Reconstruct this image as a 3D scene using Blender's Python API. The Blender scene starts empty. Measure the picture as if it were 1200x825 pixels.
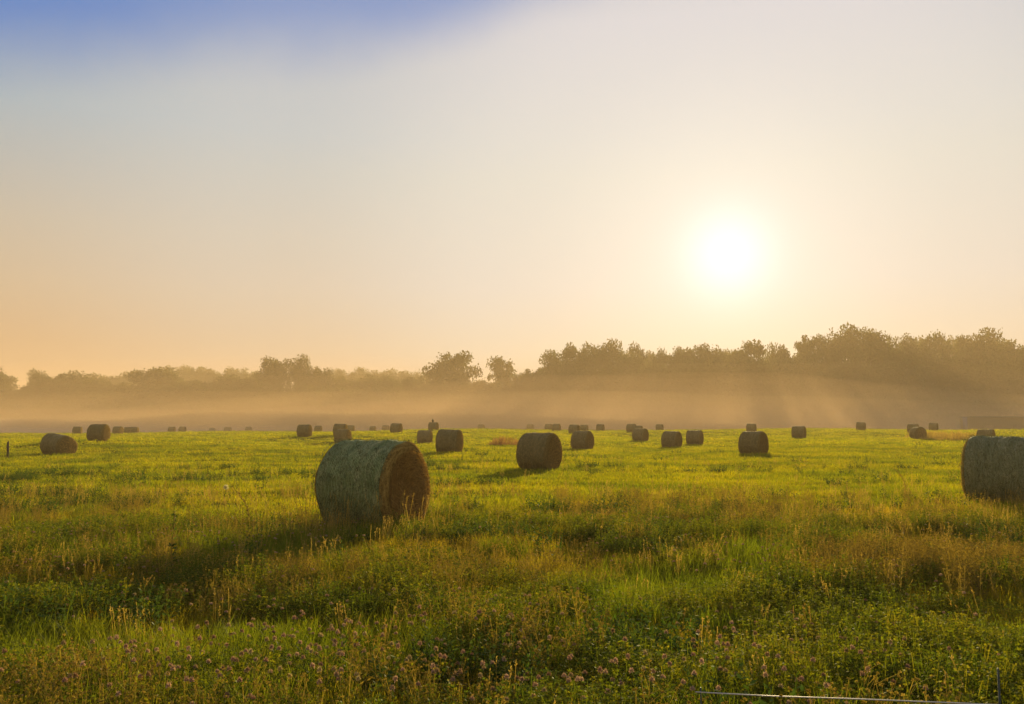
import bpy, math, random
import numpy as np
from mathutils import Vector, Matrix

# ------------------------------------------------------------------ camera, sky, sun, exposure
scene = bpy.context.scene
COL = scene.collection
R = math.radians
F = 1000.0                      # focal length in photo pixels (1200 wide)
PITCH = R(4.75)
CAM_H = 1.85
SUN_EL, SUN_AZ = R(10.9), R(14.4)       # azimuth measured from +Y towards +X

cam_d = bpy.data.cameras.new('camera')
cam = bpy.data.objects.new('camera', cam_d)
COL.objects.link(cam)
cam.location = (0, 0, CAM_H)
cam.rotation_euler = (R(90) + PITCH, 0, 0)
cam_d.lens = 30.0
cam_d.sensor_width = 36.0
cam_d.clip_start = 0.05
cam_d.clip_end = 6000
scene.camera = cam

scene.render.engine = 'CYCLES'
cy = scene.cycles
cy.max_bounces = 5
cy.diffuse_bounces = 3
cy.glossy_bounces = 1
cy.transmission_bounces = 3
cy.transparent_max_bounces = 8
cy.volume_bounces = 1
cy.caustics_reflective = False
cy.caustics_refractive = False
cy.use_denoising = True
cy.denoiser = 'OPENIMAGEDENOISE'
cy.denoising_input_passes = 'RGB_ALBEDO_NORMAL'
cy.sample_clamp_indirect = 6.0
vs = scene.view_settings
scene.display_settings.display_device = 'sRGB'
vs.view_transform = 'Standard'
vs.look = 'None'
vs.exposure = 1.15
vs.gamma = 1.0
vs.use_curve_mapping = False

def sun_vec():
    return Vector((math.sin(SUN_AZ) * math.cos(SUN_EL), math.cos(SUN_AZ) * math.cos(SUN_EL), math.sin(SUN_EL)))

sun_d = bpy.data.lights.new('sun', 'SUN')
sun_d.energy = 5.0
sun_d.angle = R(0.6)
sun_d.color = (1.0, 0.77, 0.36)
sun = bpy.data.objects.new('sun', sun_d)
COL.objects.link(sun)
sun.rotation_euler = (-sun_vec()).to_track_quat('-Z', 'Y').to_euler()
sun.location = sun_vec() * 400

class NT:
    """small node-tree helper"""
    def __init__(s, nt):
        s.nt = nt
        nt.nodes.clear()
    def n(s, t, **kw):
        nd = s.nt.nodes.new(t)
        for k, v in kw.items():
            if k == 'inp':
                for kk, vv in v.items():
                    sock = nd.inputs[kk]
                    if isinstance(vv, bpy.types.NodeSocket):
                        s.nt.links.new(vv, sock)
                    else:
                        sock.default_value = vv
            else:
                setattr(nd, k, v)
        return nd
    def math(s, op, a, b=None, c=None, clamp=False):
        nd = s.nt.nodes.new('ShaderNodeMath'); nd.operation = op; nd.use_clamp = clamp
        for i, v in enumerate((a, b, c)):
            if v is None: continue
            if isinstance(v, bpy.types.NodeSocket): s.nt.links.new(v, nd.inputs[i])
            else: nd.inputs[i].default_value = v
        return nd.outputs[0]
    def vmath(s, op, a, b=None):
        nd = s.nt.nodes.new('ShaderNodeVectorMath'); nd.operation = op
        for i, v in enumerate((a, b)):
            if v is None: continue
            if isinstance(v, bpy.types.NodeSocket): s.nt.links.new(v, nd.inputs[i])
            else: nd.inputs[i].default_value = v
        return nd
    def ramp(s, fac, stops, interp='LINEAR'):
        nd = s.nt.nodes.new('ShaderNodeValToRGB')
        cr = nd.color_ramp; cr.interpolation = interp
        while len(cr.elements) < len(stops): cr.elements.new(0.5)
        for e, (p, c) in zip(cr.elements, stops):
            e.position = p
            e.color = (c, c, c, 1) if isinstance(c, (int, float)) else (*c, 1)
        s.nt.links.new(fac, nd.inputs[0])
        return nd.outputs[0]
    def mix(s, f, a, b, mode='MIX'):
        nd = s.nt.nodes.new('ShaderNodeMix'); nd.data_type = 'RGBA'; nd.blend_type = mode; nd.clamp_factor = True
        for i, v in ((0, f), (6, a), (7, b)):
            if isinstance(v, bpy.types.NodeSocket): s.nt.links.new(v, nd.inputs[i])
            else: nd.inputs[i].default_value = v if i == 0 else (*v, 1)
        return nd.outputs[2]
    def noise(s, vec, scale, detail=3, rough=0.55, w=None):
        nd = s.nt.nodes.new('ShaderNodeTexNoise')
        nd.inputs['Scale'].default_value = scale; nd.inputs['Detail'].default_value = detail
        nd.inputs['Roughness'].default_value = rough
        if vec is not None: s.nt.links.new(vec, nd.inputs['Vector'])
        return nd.outputs['Fac']
    def link(s, a, b): s.nt.links.new(a, b)

def srgb(r, g, b):
    return tuple(((c / 255) / 12.92 if c / 255 <= 0.04045 else ((c / 255 + 0.055) / 1.055) ** 2.4) for c in (r, g, b))

world = bpy.data.worlds.new('World')
scene.world = world
world.use_nodes = True
w = NT(world.node_tree)
SKY_S = 0.10
SKY_GAIN = 0.43         # the sky colours below are written as they should look at this exposure
sky = w.n('ShaderNodeTexSky', sky_type='NISHITA', sun_disc=False, sun_elevation=SUN_EL, sun_rotation=SUN_AZ,
          altitude=50, air_density=1.0, dust_density=4.0, ozone_density=1.0)
tc = w.n('ShaderNodeTexCoord')
dirv = w.vmath('NORMALIZE', tc.outputs['Generated']).outputs[0]
sep = w.n('ShaderNodeSeparateXYZ', inp={0: dirv})
elev = w.math('MULTIPLY', w.math('ARCSINE', sep.outputs['Z']), 180 / math.pi)        # degrees
sv = sun_vec()
cosang = w.vmath('DOT_PRODUCT', dirv, tuple(sv)).outputs['Value']
ang = w.math('MULTIPLY', w.math('ARCCOSINE', w.math('MINIMUM', cosang, 0.999999)), 180 / math.pi)
# dusty air: warm near the horizon, grey blue higher up, bluer overhead
e01 = w.math('DIVIDE', elev, 60.0, clamp=True)
#SKYRAMP
far_col = w.ramp(e01, [(0.0, (0.57, 0.33, 0.18)), (0.08, (0.565, 0.36, 0.205)), (0.14, (0.575, 0.44, 0.295)), (0.20, (0.525, 0.465, 0.37)), (0.31, (0.347, 0.445, 0.51)),
                       (0.43, (0.285, 0.385, 0.485)), (0.6, (0.33, 0.38, 0.42)), (0.8, (0.29, 0.33, 0.38)), (1.0, (0.24, 0.29, 0.37))])
near_col = w.ramp(e01, [(0.0, (0.72, 0.53, 0.38)), (0.08, (0.70, 0.665, 0.575)), (0.15, (0.735, 0.71, 0.67)), (0.27, (0.78, 0.755, 0.68)),
                        (0.43, (0.80, 0.755, 0.76)), (0.7, (0.42, 0.46, 0.50)), (1.0, (0.25, 0.32, 0.44))])
fnear = w.ramp(w.math('DIVIDE', ang, 60.0, clamp=True), [(0.0, 1.0), (0.25, 0.82), (0.5, 0.45), (0.8, 0.08), (1.0, 0.0)], 'EASE')
base = w.mix(fnear, far_col, near_col)
# clear blue above the edge of the haze, upper left of the sky
azim = w.math('MULTIPLY', w.math('ARCTAN2', sep.outputs['X'], sep.outputs['Y']), 180 / math.pi)
nz = w.noise(dirv, 5.0, 4, 0.5)
edge = w.math('SUBTRACT', elev, w.math('ADD', w.math('MULTIPLY', w.math('MAXIMUM', azim, -38.0), 0.17), w.math('ADD', 24.6, w.math('MULTIPLY', w.math('SUBTRACT', nz, 0.5), 4.0))))
blue_f = w.math('MULTIPLY', w.ramp(w.math('DIVIDE', w.math('ADD', edge, 0.8), 5.5, clamp=True), [(0, 0), (1, 1)], 'EASE'),
                w.ramp(w.math('DIVIDE', w.math('ADD', azim, 60.0), 90.0, clamp=True), [(0.0, 0.0), (0.12, 0.9), (0.33, 0.95), (0.50, 0.72), (0.66, 0.80), (0.83, 0.0)], 'EASE'))
blue_f = w.math('MULTIPLY', blue_f, w.ramp(w.math('DIVIDE', elev, 90.0, clamp=True), [(0.0, 1.0), (0.36, 1.0), (0.55, 0.3), (1.0, 0.3)]))
base = w.mix(w.math('MULTIPLY', blue_f, 0.88), base, (0.03, 0.195, 0.60))
# glow round the sun
g1 = w.math('MULTIPLY', w.math('EXPONENT', w.math('MULTIPLY', w.math('MULTIPLY', ang, ang), -1 / (2 * 1.9 ** 2))), 0.42)
g2 = w.math('MULTIPLY', w.math('EXPONENT', w.math('DIVIDE', ang, -5.0)), 0.12)
g3 = w.math('MULTIPLY', w.math('EXPONENT', w.math('DIVIDE', ang, -11.0)), 0.0)
def scl(v, c):
    nd = w.n('ShaderNodeVectorMath', operation='SCALE', inp={0: c}); w.link(v, nd.inputs['Scale']); return nd.outputs[0]
glow = w.vmath('ADD', scl(g1, (0.60, 0.72, 0.90)), w.vmath('ADD', scl(g2, (0.45, 0.75, 1.0)), scl(g3, (1.0, 0.86, 0.62))).outputs[0]).outputs[0]
grad = w.vmath('ADD', base, glow).outputs[0]
grad10 = w.n('ShaderNodeVectorMath', operation='SCALE', inp={0: grad, 'Scale': SKY_GAIN / SKY_S}).outputs[0]
skymix = w.mix(0.985, sky.outputs[0], grad10)
bg = w.n('ShaderNodeBackground', inp={'Color': skymix, 'Strength': SKY_S})
wo = w.n('ShaderNodeOutputWorld', inp={'Surface': bg.outputs[0]})
world.cycles.sampling_method = 'MANUAL'
world.cycles.sample_map_resolution = 512

# ------------------------------------------------------------------ helpers
rng = np.random.default_rng(7)
random.seed(7)

def ray(px, py):
    """unit-depth world direction (dy = 1) through a photo pixel"""
    u, v = (px - 600) / F, (412.5 - py) / F
    y = math.cos(PITCH) - math.sin(PITCH) * v
    z = math.sin(PITCH) + math.cos(PITCH) * v
    return u / y, 1.0, z / y

def tag(o, label=None, cat=None, group=None, kind=None):
    if label: o['label'] = label
    if cat: o['category'] = cat
    if group: o['group'] = group
    if kind: o['kind'] = kind
    return o

def empty(name, loc=(0, 0, 0), rz=0.0):
    o = bpy.data.objects.new(name, None)
    COL.objects.link(o)
    o.empty_display_size = 0.2
    o.location = loc
    o.rotation_euler = (0, 0, rz)
    return o

def np_mesh(name, verts, faces, mats=(), smooth=False, mat_idx=None, loops=None):
    """faces: (n,k) array, or a list of such arrays with different k"""
    if not isinstance(faces, list): faces = [faces]
    faces = [np.asarray(f, dtype=np.int32) for f in faces if len(f)]
    me = bpy.data.meshes.new(name)
    verts = np.asarray(verts, dtype=np.float32)
    nl = sum(f.size for f in faces); nf = sum(len(f) for f in faces)
    me.vertices.add(len(verts)); me.vertices.foreach_set('co', verts.ravel())
    me.loops.add(nl); me.loops.foreach_set('vertex_index', np.concatenate([f.ravel() for f in faces]))
    me.polygons.add(nf)
    tot = np.concatenate([np.full(len(f), f.shape[1], dtype=np.int32) for f in faces])
    st = np.concatenate([[0], np.cumsum(tot)[:-1]]).astype(np.int32)
    me.polygons.foreach_set('loop_start', st)
    me.polygons.foreach_set('loop_total', tot)
    if mat_idx is not None: me.polygons.foreach_set('material_index', np.asarray(mat_idx, dtype=np.int32))
    if smooth: me.polygons.foreach_set('use_smooth', np.ones(nf, dtype=bool))
    for m in mats: me.materials.append(m)
    me.update(calc_edges=True)
    me.validate()
    return me

def link(name, me, parent=None, loc=None):
    o = bpy.data.objects.new(name, me)
    COL.objects.link(o)
    if parent: o.parent = parent
    if loc is not None: o.location = loc
    return o

class Geo:
    """collects triangles and quads"""
    def __init__(s): s.v = []; s.q = []; s.t = []; s.n = 0; s.qm = []; s.tm = []
    def add(s, v, q=None, t=None, m=0):
        v = np.asarray(v, dtype=np.float32).reshape(-1, 3)
        if q is not None and len(q):
            q = np.asarray(q) + s.n; s.q.append(q); s.qm.append(np.full(len(q), m))
        if t is not None and len(t):
            t = np.asarray(t) + s.n; s.t.append(t); s.tm.append(np.full(len(t), m))
        s.v.append(v); s.n += len(v)
    def mesh(s, name, mats, smooth=False):
        fs = []; mi = []
        if s.q: fs.append(np.concatenate(s.q)); mi.append(np.concatenate(s.qm))
        if s.t: fs.append(np.concatenate(s.t)); mi.append(np.concatenate(s.tm))
        return np_mesh(name, np.concatenate(s.v), fs, mats, smooth, np.concatenate(mi))

def tube(g, pts, rad, n=6, m=0, cap=True):
    pts = np.asarray(pts, dtype=float); k = len(pts)
    rad = np.broadcast_to(np.asarray(rad, dtype=float), (k,))
    tan = np.gradient(pts, axis=0); tan /= np.linalg.norm(tan, axis=1)[:, None] + 1e-9
    ref = np.array([0, 0, 1.0]) if abs(tan[0][2]) < 0.9 else np.array([1.0, 0, 0])
    V = []
    for p, t_, r in zip(pts, tan, rad):
        a = np.cross(t_, ref); a /= np.linalg.norm(a) + 1e-9
        b = np.cross(t_, a)
        th = np.arange(n) * 2 * math.pi / n
        V.append(p + r * (np.cos(th)[:, None] * a + np.sin(th)[:, None] * b))
    V = np.concatenate(V)
    q = []
    for i in range(k - 1):
        for j in range(n):
            q.append((i * n + j, i * n + (j + 1) % n, (i + 1) * n + (j + 1) % n, (i + 1) * n + j))
    t = []
    if cap:
        V = np.vstack([V, pts[-1], pts[0]])
        e = len(V) - 2
        for j in range(n):
            t.append(((k - 1) * n + j, (k - 1) * n + (j + 1) % n, e))
            t.append(((j + 1) % n, j, e + 1))
    g.add(V, q, t, m)

def vnoise(x, y, seed=0):
    """smooth value noise, numpy, range 0..1"""
    x = np.asarray(x, dtype=float); y = np.asarray(y, dtype=float)
    xi = np.floor(x).astype(np.int64); yi = np.floor(y).astype(np.int64)
    fx = x - xi; fy = y - yi
    fx = fx * fx * (3 - 2 * fx); fy = fy * fy * (3 - 2 * fy)
    def h(a, b):
        n = (a * 374761393 + b * 668265263 + seed * 974634777) & 0xffffffff
        n = ((n ^ (n >> 13)) * 1274126177) & 0xffffffff
        return ((n ^ (n >> 16)) & 0xffff) / 65535.0
    return (h(xi, yi) * (1 - fx) + h(xi + 1, yi) * fx) * (1 - fy) + (h(xi, yi + 1) * (1 - fx) + h(xi + 1, yi + 1) * fx) * fy

def fbm(x, y, seed=0, o=3):
    s = 0; a = 0.5; t = 0
    for i in range(o):
        s = s + a * vnoise(np.asarray(x) * 2 ** i + i * 17.3, np.asarray(y) * 2 ** i - i * 9.1, seed + i); t += a; a *= 0.5
    return s / t

# ------------------------------------------------------------------ bales: where they stand (photo pixels)
# cx, height px, bottom px (None: partly behind the rise), angle between axis and view ray (+ shows the right-hand end), variant, scale, label
BALES = [
 (439, 100, 615, 55, 'near', 1.0, 'big weathered green hay bale with brown straw end, dry stalks standing before it'),
 (1173, 77, 589, 78, 'right', 1.0, 'large grey-green net wrapped hay bale cut off by the right edge of the photo'),
 (632, 41.5, 551, 60, 'a', 1.0, 'medium hay bale throwing a long shadow over the grass towards the lower left'),
 (527, 28, 531, 74, 'b', 1.0, 'dark hay bale just right of the big weathered one, before a paler bale'),
 (498, 16.5, 522, 78, 'c', 1.0, 'paler hay bale half hidden behind the dark bale beside the big weathered one'),
 (402, 16.5, 522, 66, 'a', 1.0, 'hay bale seen just above the left shoulder of the big weathered bale'),
 (399, 14.5, 510, 75, 'b', 1.0, 'hay bale rising right behind the one over the big bale\'s left shoulder'),
 (357, 15, 512, 70, 'c', 1.0, 'rounded hay bale left of the pair standing behind the big weathered bale'),
 (373, 8, 507, 72, 'a', 1.0, 'tiny pale hay bale immediately right of the rounded bale near the big bale'),
 (411, 8.5, 507, 80, 'b', 1.0, 'small faint hay bale peeping out right of the pair behind the big bale'),
 (437, 7, None, 75, 'c', 0.9, 'low sliver of a hay bale on the skyline directly over the big bale\'s top'),
 (452, 7.5, None, 70, 'a', 1.0, 'pale hay bale touching the left side of a darker one on the skyline'),
 (464.5, 12, 508, 65, 'b', 1.0, 'dark hay bale on the skyline right above the big bale\'s straw end'),
 (508, 10.5, 504.5, 70, 'c', 1.0, 'distant hay bale with a small dark bird perched on top'),
 (564, 7.3, None, 70, 'a', 1.0, 'lone faint hay bale on the skyline over the reddish dry grass patch'),
 (621.5, 7.3, None, 75, 'b', 1.0, 'small hay bale directly above the shadow throwing bale on the skyline'),
 (643, 7.8, None, 65, 'c', 1.0, 'paler left bale of two that touch on the skyline right of the small one'),
 (652, 9, 505.5, 72, 'a', 1.0, 'darker right bale of two that touch on the skyline'),
 (673, 11.5, 508.5, 68, 'b', 1.0, 'hay bale standing behind the left top corner of the plump middle bale'),
 (684.5, 9, 507.5, 80, 'c', 0.95, 'small hay bale squeezed in behind the right top of the plump middle bale'),
 (682.5, 21.5, 527, 62, 'a', 1.0, 'plump hay bale in the middle of the field with two bales behind its top'),
 (703.5, 8.8, 505.5, 74, 'b', 1.0, 'lone small hay bale on the skyline right of the plump middle bale'),
 (740, 10, 506, 68, 'c', 1.0, 'left and farthest bale of a clump of three right of the field\'s middle'),
 (747, 11.5, 512, 75, 'b', 1.0, 'middle bale of the clump of three, mostly hidden by the front one'),
 (750.5, 15.3, 517.5, 63, 'a', 1.0, 'front bale of the clump of three, largest of that clump'),
 (773, 8.2, 505.5, 78, 'c', 1.0, 'small hay bale alone on the skyline between the clump of three and the twin bales'),
 (787, 19.5, 526.5, 66, 'b', 1.0, 'left and nearer of the twin bales standing side by side with a gap'),
 (814, 17.5, 522.5, 75, 'c', 1.0, 'right and slightly smaller of the twin bales standing side by side'),
 (880.5, 10.8, 507, 80, 'b', 1.0, 'hay bale that seems to sit on top of the dark bale below the sun'),
 (882.5, 27.5, 533.5, 64, 'a', 1.0, 'dark hay bale standing below the sun with a lit rim'),
 (936, 14.8, 514, 78, 'c', 1.0, 'lone squarish hay bale right of the dark bale below the sun'),
 (991, 5.5, None, 80, 'a', 0.9, 'barely visible sliver of a bale left of the square one on the skyline'),
 (1009, 10.2, 504.5, 84, 'b', 1.0, 'square looking hay bale on the skyline before the tallest trees'),
 (1070, 12, 508.5, 82, 'c', 1.0, 'upright hay bale rising behind the bale at the start of the dry grass strip'),
 (1075.5, 14.5, 521.5, 30, 'a', 1.0, 'hay bale at the left start of the dry grass strip, end turned to the viewer'),
 (1094, 9.5, 509.5, 84, 'b', 1.0, 'small brownish hay bale behind the dry grass strip'),
 (1155, 18, 524, 80, 'c', 1.0, 'grey-green hay bale half hidden just behind the large bale at the right edge'),
 (69, 24, 533.5, 42, 'slump', 1.0, 'slumped hay bale with a sagging right end, in the left of the field'),
 (116, 20, 516.5, 62, 'a', 1.0, 'dark round hay bale behind and right of the slumped one'),
 (91, 9.5, 510, 76, 'b', 1.0, 'small pale hay bale left of the dark round one'),
 (138.5, 9.5, 509, 60, 'c', 1.0, 'small dark hay bale touching the right side of the dark round one'),
 (150, 8, 508.5, 76, 'a', 0.9, 'little bale just right of the small dark one in the left mist'),
 (158, 8, None, 70, 'b', 0.9, 'faint hay bale fading into the mist, last right of the dark round bale'),
 (201.5, 7.6, None, 74, 'c', 1.0, 'ghostly hay bale left one of a faint pair in the left mist'),
 (214, 7.4, None, 68, 'a', 1.0, 'ghostly hay bale right one of a faint pair in the left mist'),
 (249, 6.6, None, 72, 'b', 1.0, 'low hay bale on the left skyline, first of three evenly spaced ones'),
 (267, 7.0, None, 66, 'c', 1.0, 'low hay bale on the left skyline, middle of three evenly spaced ones'),
 (291.5, 7.0, None, 74, 'a', 1.0, 'low hay bale on the left skyline, last of three evenly spaced ones'),
]
BD, BL = 1.5, 1.45          # bale diameter and length in metres

# ------------------------------------------------------------------ terrain
PR = np.array([0, 15, 25, 36, 55, 80, 100, 130, 160, 178, 200, 240, 300, 400, 6000.])
PZ = np.array([0, 0, -.08, -.2, -.22, 0.0, .08, .2, .38, .44, .2, -.7, -1.5, -1.9, -1.9])
_r = np.arange(0, 1000, 1.0)
_z = np.interp(_r, PR, PZ)
_k = np.exp(-np.linspace(-2, 2, 21) ** 2); _k /= _k.sum()
_z = np.convolve(np.pad(_z, 10, mode='edge'), _k, mode='valid')
def base_z(x, y):
    r = np.hypot(x, y); a = np.arctan2(x, y)
    t = np.clip(r / 178, 0, 1) ** 2 * np.exp(-np.clip(r - 200, 0, None) / 120)
    side = 0.36 * np.clip(np.sin(np.clip(a, -1.2, 1.2)) / 0.5, -1.2, 1.2) * t
    return np.interp(r, _r, _z) + side * (np.cos(np.clip(a, -1.5, 1.5)) > 0)
_P, _dz = [], []
for (cx, H, bot, phi, var, sc, lab) in BALES:
    d = F * BD * (0.93 if var == 'slump' else 1) * sc / H
    dx, dy, dz = ray(cx, bot if bot else 500)
    x, y = dx * d, d
    if bot:
        z = CAM_H + dz * d
        _P.append((np.log(np.hypot(x, y)), np.arctan2(x, y))); _dz.append(np.clip(z + 0.02 - float(base_z(x, y)), -.4, .4))
_P = np.array(_P); _dz = np.array(_dz)
def _kern(a, b): return np.exp(-((a[:, None, 0] - b[None, :, 0]) / 0.22) ** 2 - ((a[:, None, 1] - b[None, :, 1]) / 0.09) ** 2)
_w = np.linalg.solve(_kern(_P, _P) + 0.12 * np.eye(len(_P)), _dz)
def ground_z(x, y):
    x = np.atleast_1d(np.asarray(x, dtype=float)); y = np.atleast_1d(np.asarray(y, dtype=float))
    sh = x.shape; x = x.ravel(); y = y.ravel()
    z = base_z(x, y)
    r = np.hypot(x, y)
    m = (y > 3) & (r > 8) & (r < 260)
    if m.any():
        q = np.stack([np.log(r[m]), np.arctan2(x[m], y[m])], 1)
        out = np.zeros(len(q))
        for i in range(0, len(q), 20000): out[i:i + 20000] = _kern(q[i:i + 20000], _P) @ _w
        z = z.copy(); z[m] += out
    und = (fbm(x / 2.6, y / 1.9, 3) - .5) * .26 * np.clip((24 - r) / 10, 0, 1) * np.clip((r - 2) / 3, 0, 1)
    und += (fbm(x / 5.5, y / 1.7, 4) - .5) * .13 * np.clip((95 - r) / 50, 0, 1) * np.clip((r - 9) / 8, 0, 1)
    und += (fbm(x / 23., y / 23., 5) - .5) * .10 * np.clip((170 - r) / 60, 0, 1) * np.clip((r - 12) / 20, 0, 1)
    return (z + und).reshape(sh)
def gz(x, y): return float(ground_z(x, y)[0])

# ------------------------------------------------------------------ materials
def new_mat(name):
    m = bpy.data.materials.new(name); m.use_nodes = True
    return m, NT(m.node_tree)

def leaf_mat(name, cols, trans=0.5, patch=None, patch_scale=0.15, rnd=0.3, gloss=0.008):
    """thin leaf: diffuse + translucent; colour varies per plant and in patches over the field"""
    m, t = new_mat(name)
    oi = t.n('ShaderNodeObjectInfo')
    geo = t.n('ShaderNodeNewGeometry')
    n_ = len(cols)
    c = t.ramp(oi.outputs['Random'], [(i / max(1, n_ - 1), cc) for i, cc in enumerate(cols)])
    isl = t.math('MULTIPLY_ADD', geo.outputs['Random Per Island'], rnd * 2, 1 - rnd)
    if patch is not None:
        pn = t.noise(geo.outputs['Position'], patch_scale, 4, 0.6)
        pf = t.ramp(pn, [(0.42, 0.0), (0.62, 1.0)])
        c = t.mix(t.math('MULTIPLY', pf, patch[1]), c, patch[0])
    nd = t.n('ShaderNodeVectorMath', operation='SCALE', inp={0: c}); t.link(isl, nd.inputs['Scale']); c = nd.outputs[0]
    d = t.n('ShaderNodeBsdfDiffuse', inp={'Color': c})
    tcol = t.mix(1.0, c, (1.25, 1.2, 0.55), 'MULTIPLY')
    tr = t.n('ShaderNodeBsdfTranslucent', inp={'Color': tcol})
    s = t.n('ShaderNodeMixShader', inp={0: trans, 1: d.outputs[0], 2: tr.outputs[0]})
    out = s.outputs[0]
    if gloss:
        gl = t.n('ShaderNodeBsdfGlossy', inp={'Color': (1, 1, 1, 1), 'Roughness': 0.45})
        out = t.n('ShaderNodeMixShader', inp={0: gloss, 1: out, 2: gl.outputs[0]}).outputs[0]
    t.n('ShaderNodeOutputMaterial', inp={'Surface': out})
    return m

#MATS
M_GRASS = leaf_mat('meadow_grass', [(.12, .15, .007), (.20, .21, .008), (.34, .29, .010)], 0.55, ((.42, .27, .02), .8), 0.30)
M_GRASS2 = leaf_mat('lush_grass', [(.12, .17, .008), (.18, .22, .010), (.14, .18, .008)], 0.55, ((.19, .18, .012), .5), 0.5)
M_FAR = leaf_mat('mown_grass', [(.22, .25, .005), (.31, .29, .005), (.38, .31, .006)], 0.55, ((.12, .16, .006), .85), 0.22)
M_DRY = leaf_mat('dry_grass', [(.36, .25, .06), (.44, .31, .09), (.26, .17, .04)], 0.35)
M_RED = leaf_mat('reddish_dry_grass', [(.30, .15, .06), (.36, .2, .09), (.24, .12, .05)], 0.3)
M_WEED = leaf_mat('weed_leaf', [(.045, .085, .012), (.07, .105, .015), (.055, .09, .015)], 0.4)
M_CLOVER = leaf_mat('clover_leaf', [(.07, .105, .008), (.12, .14, .008), (.20, .18, .012)], 0.45)
M_BROWN = leaf_mat('brown_weed', [(.24, .175, .035), (.38, .27, .05), (.14, .10, .03)], 0.25)
M_PINK = leaf_mat('clover_petals', [(.34, .20, .19), (.50, .34, .30), (.24, .14, .11), (.42, .34, .22)], 0.3)
M_TREE = leaf_mat('tree_leaf', [(.04, .055, .018), (.06, .07, .022), (.05, .06, .02)], 0.35, gloss=0)

def simple_mat(name, stops, scale=4.0, rough=0.9, bump=0.0, detail=5, stretch=(1, 1, 1), metallic=0.0):
    m, t = new_mat(name)
    tcn = t.n('ShaderNodeTexCoord')
    mp = t.n('ShaderNodeMapping', inp={'Vector': tcn.outputs['Object'], 'Scale': stretch})
    nz_ = t.noise(mp.outputs[0], scale, detail, 0.65)
    c = t.ramp(nz_, stops)
    b = t.n('ShaderNodeBsdfPrincipled', inp={'Base Color': c, 'Roughness': rough, 'Metallic': metallic})
    b.inputs['Specular IOR Level'].default_value = 0.25
    if bump:
        bp = t.n('ShaderNodeBump', inp={'Height': nz_, 'Strength': bump, 'Distance': 0.02}); t.link(bp.outputs[0], b.inputs['Normal'])
    t.n('ShaderNodeOutputMaterial', inp={'Surface': b.outputs[0]})
    return m
M_BARK = simple_mat('bark', [(0.3, (.05, .035, .025)), (0.7, (.12, .09, .065))], 3, stretch=(4, 4, .6), bump=.5)
M_SHED = simple_mat('weathered_boards', [(0.3, (.05, .055, .03)), (0.7, (.09, .09, .05))], 2, stretch=(3, 3, .4))
M_TIN = simple_mat('tin_roof', [(0.3, (.10, .10, .07)), (0.7, (.15, .14, .10))], 1.2, rough=.6)
M_BLUE = simple_mat('blue_plastic', [(0.3, (.05, .08, .20)), (0.7, (.07, .11, .26))], 2, rough=.6)
M_BIRD = simple_mat('dark_feathers', [(0.3, (.02, .018, .015)), (0.7, (.06, .05, .04))], 9)
M_POST = simple_mat('dark_iron', [(0.3, (.03, .045, .04)), (0.7, (.07, .08, .07))], 20, rough=.6, bump=.3)
M_WIRE = simple_mat('galvanised_rod', [(0.3, (.45, .42, .40)), (0.7, (.65, .6, .56))], 8, rough=.42, metallic=.6)
M_WOOD = simple_mat('old_wood', [(0.3, (.03, .022, .018)), (0.7, (.08, .06, .045))], 8, stretch=(3, 3, .5), bump=.4)

# ground: soil and thatch under the grass
gm, t = new_mat('field_soil')
geo = t.n('ShaderNodeNewGeometry')
P = geo.outputs['Position']
n1 = t.noise(P, 0.12, 5, 0.6); n2 = t.noise(P, 2.2, 6, 0.7); n3 = t.noise(P, 18.0, 4, 0.7)
ca = t.ramp(n1, [(0.38, (.055, .075, .010)), (0.52, (.095, .11, .011)), (0.64, (.15, .13, .016))])
cb = t.ramp(n2, [(0.35, (.035, .045, .010)), (0.6, (.13, .13, .014))])
c = t.mix(0.45, ca, cb)
cc = t.ramp(n3, [(0.3, 0.55), (0.7, 1.25)])
c = t.mix(1.0, c, cc, 'MULTIPLY')
bp = t.n('ShaderNodeBump', inp={'Height': n3, 'Strength': .7, 'Distance': .05})
b = t.n('ShaderNodeBsdfDiffuse', inp={'Color': c, 'Normal': bp.outputs[0]})
t.n('ShaderNodeOutputMaterial', inp={'Surface': b.outputs[0]})

# ------------------------------------------------------------------ the ground sheet
rad = np.concatenate([[0.6], np.geomspace(1.2, 300, 210), np.geomspace(320, 1200, 14)])
azs = np.concatenate([np.linspace(-0.75, 0.75, 261), np.linspace(0.75, 2 * math.pi - 0.75, 62)[1:-1]])
A, RR = np.meshgrid(azs, rad)
X, Y = RR * np.sin(A), RR * np.cos(A)
Z = ground_z(X, Y)
nr, na = X.shape
V = np.stack([X, Y, Z], -1).reshape(-1, 3)
V = np.vstack([V, [0, 0, gz(0, 0)]])
ii, jj = np.meshgrid(np.arange(nr - 1), np.arange(na), indexing='ij')
j2 = (jj + 1) % na
q = np.stack([ii * na + jj, (ii + 1) * na + jj, (ii + 1) * na + j2, ii * na + j2], -1).reshape(-1, 4)[:, ::-1]
ct = len(V) - 1
tr = np.stack([np.full(na, ct), np.arange(na), (np.arange(na) + 1) % na], 1)[:, ::-1]
me = np_mesh('ground', V, [q, tr], [gm], smooth=True)
tag(link('ground', me), kind='structure')

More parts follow.
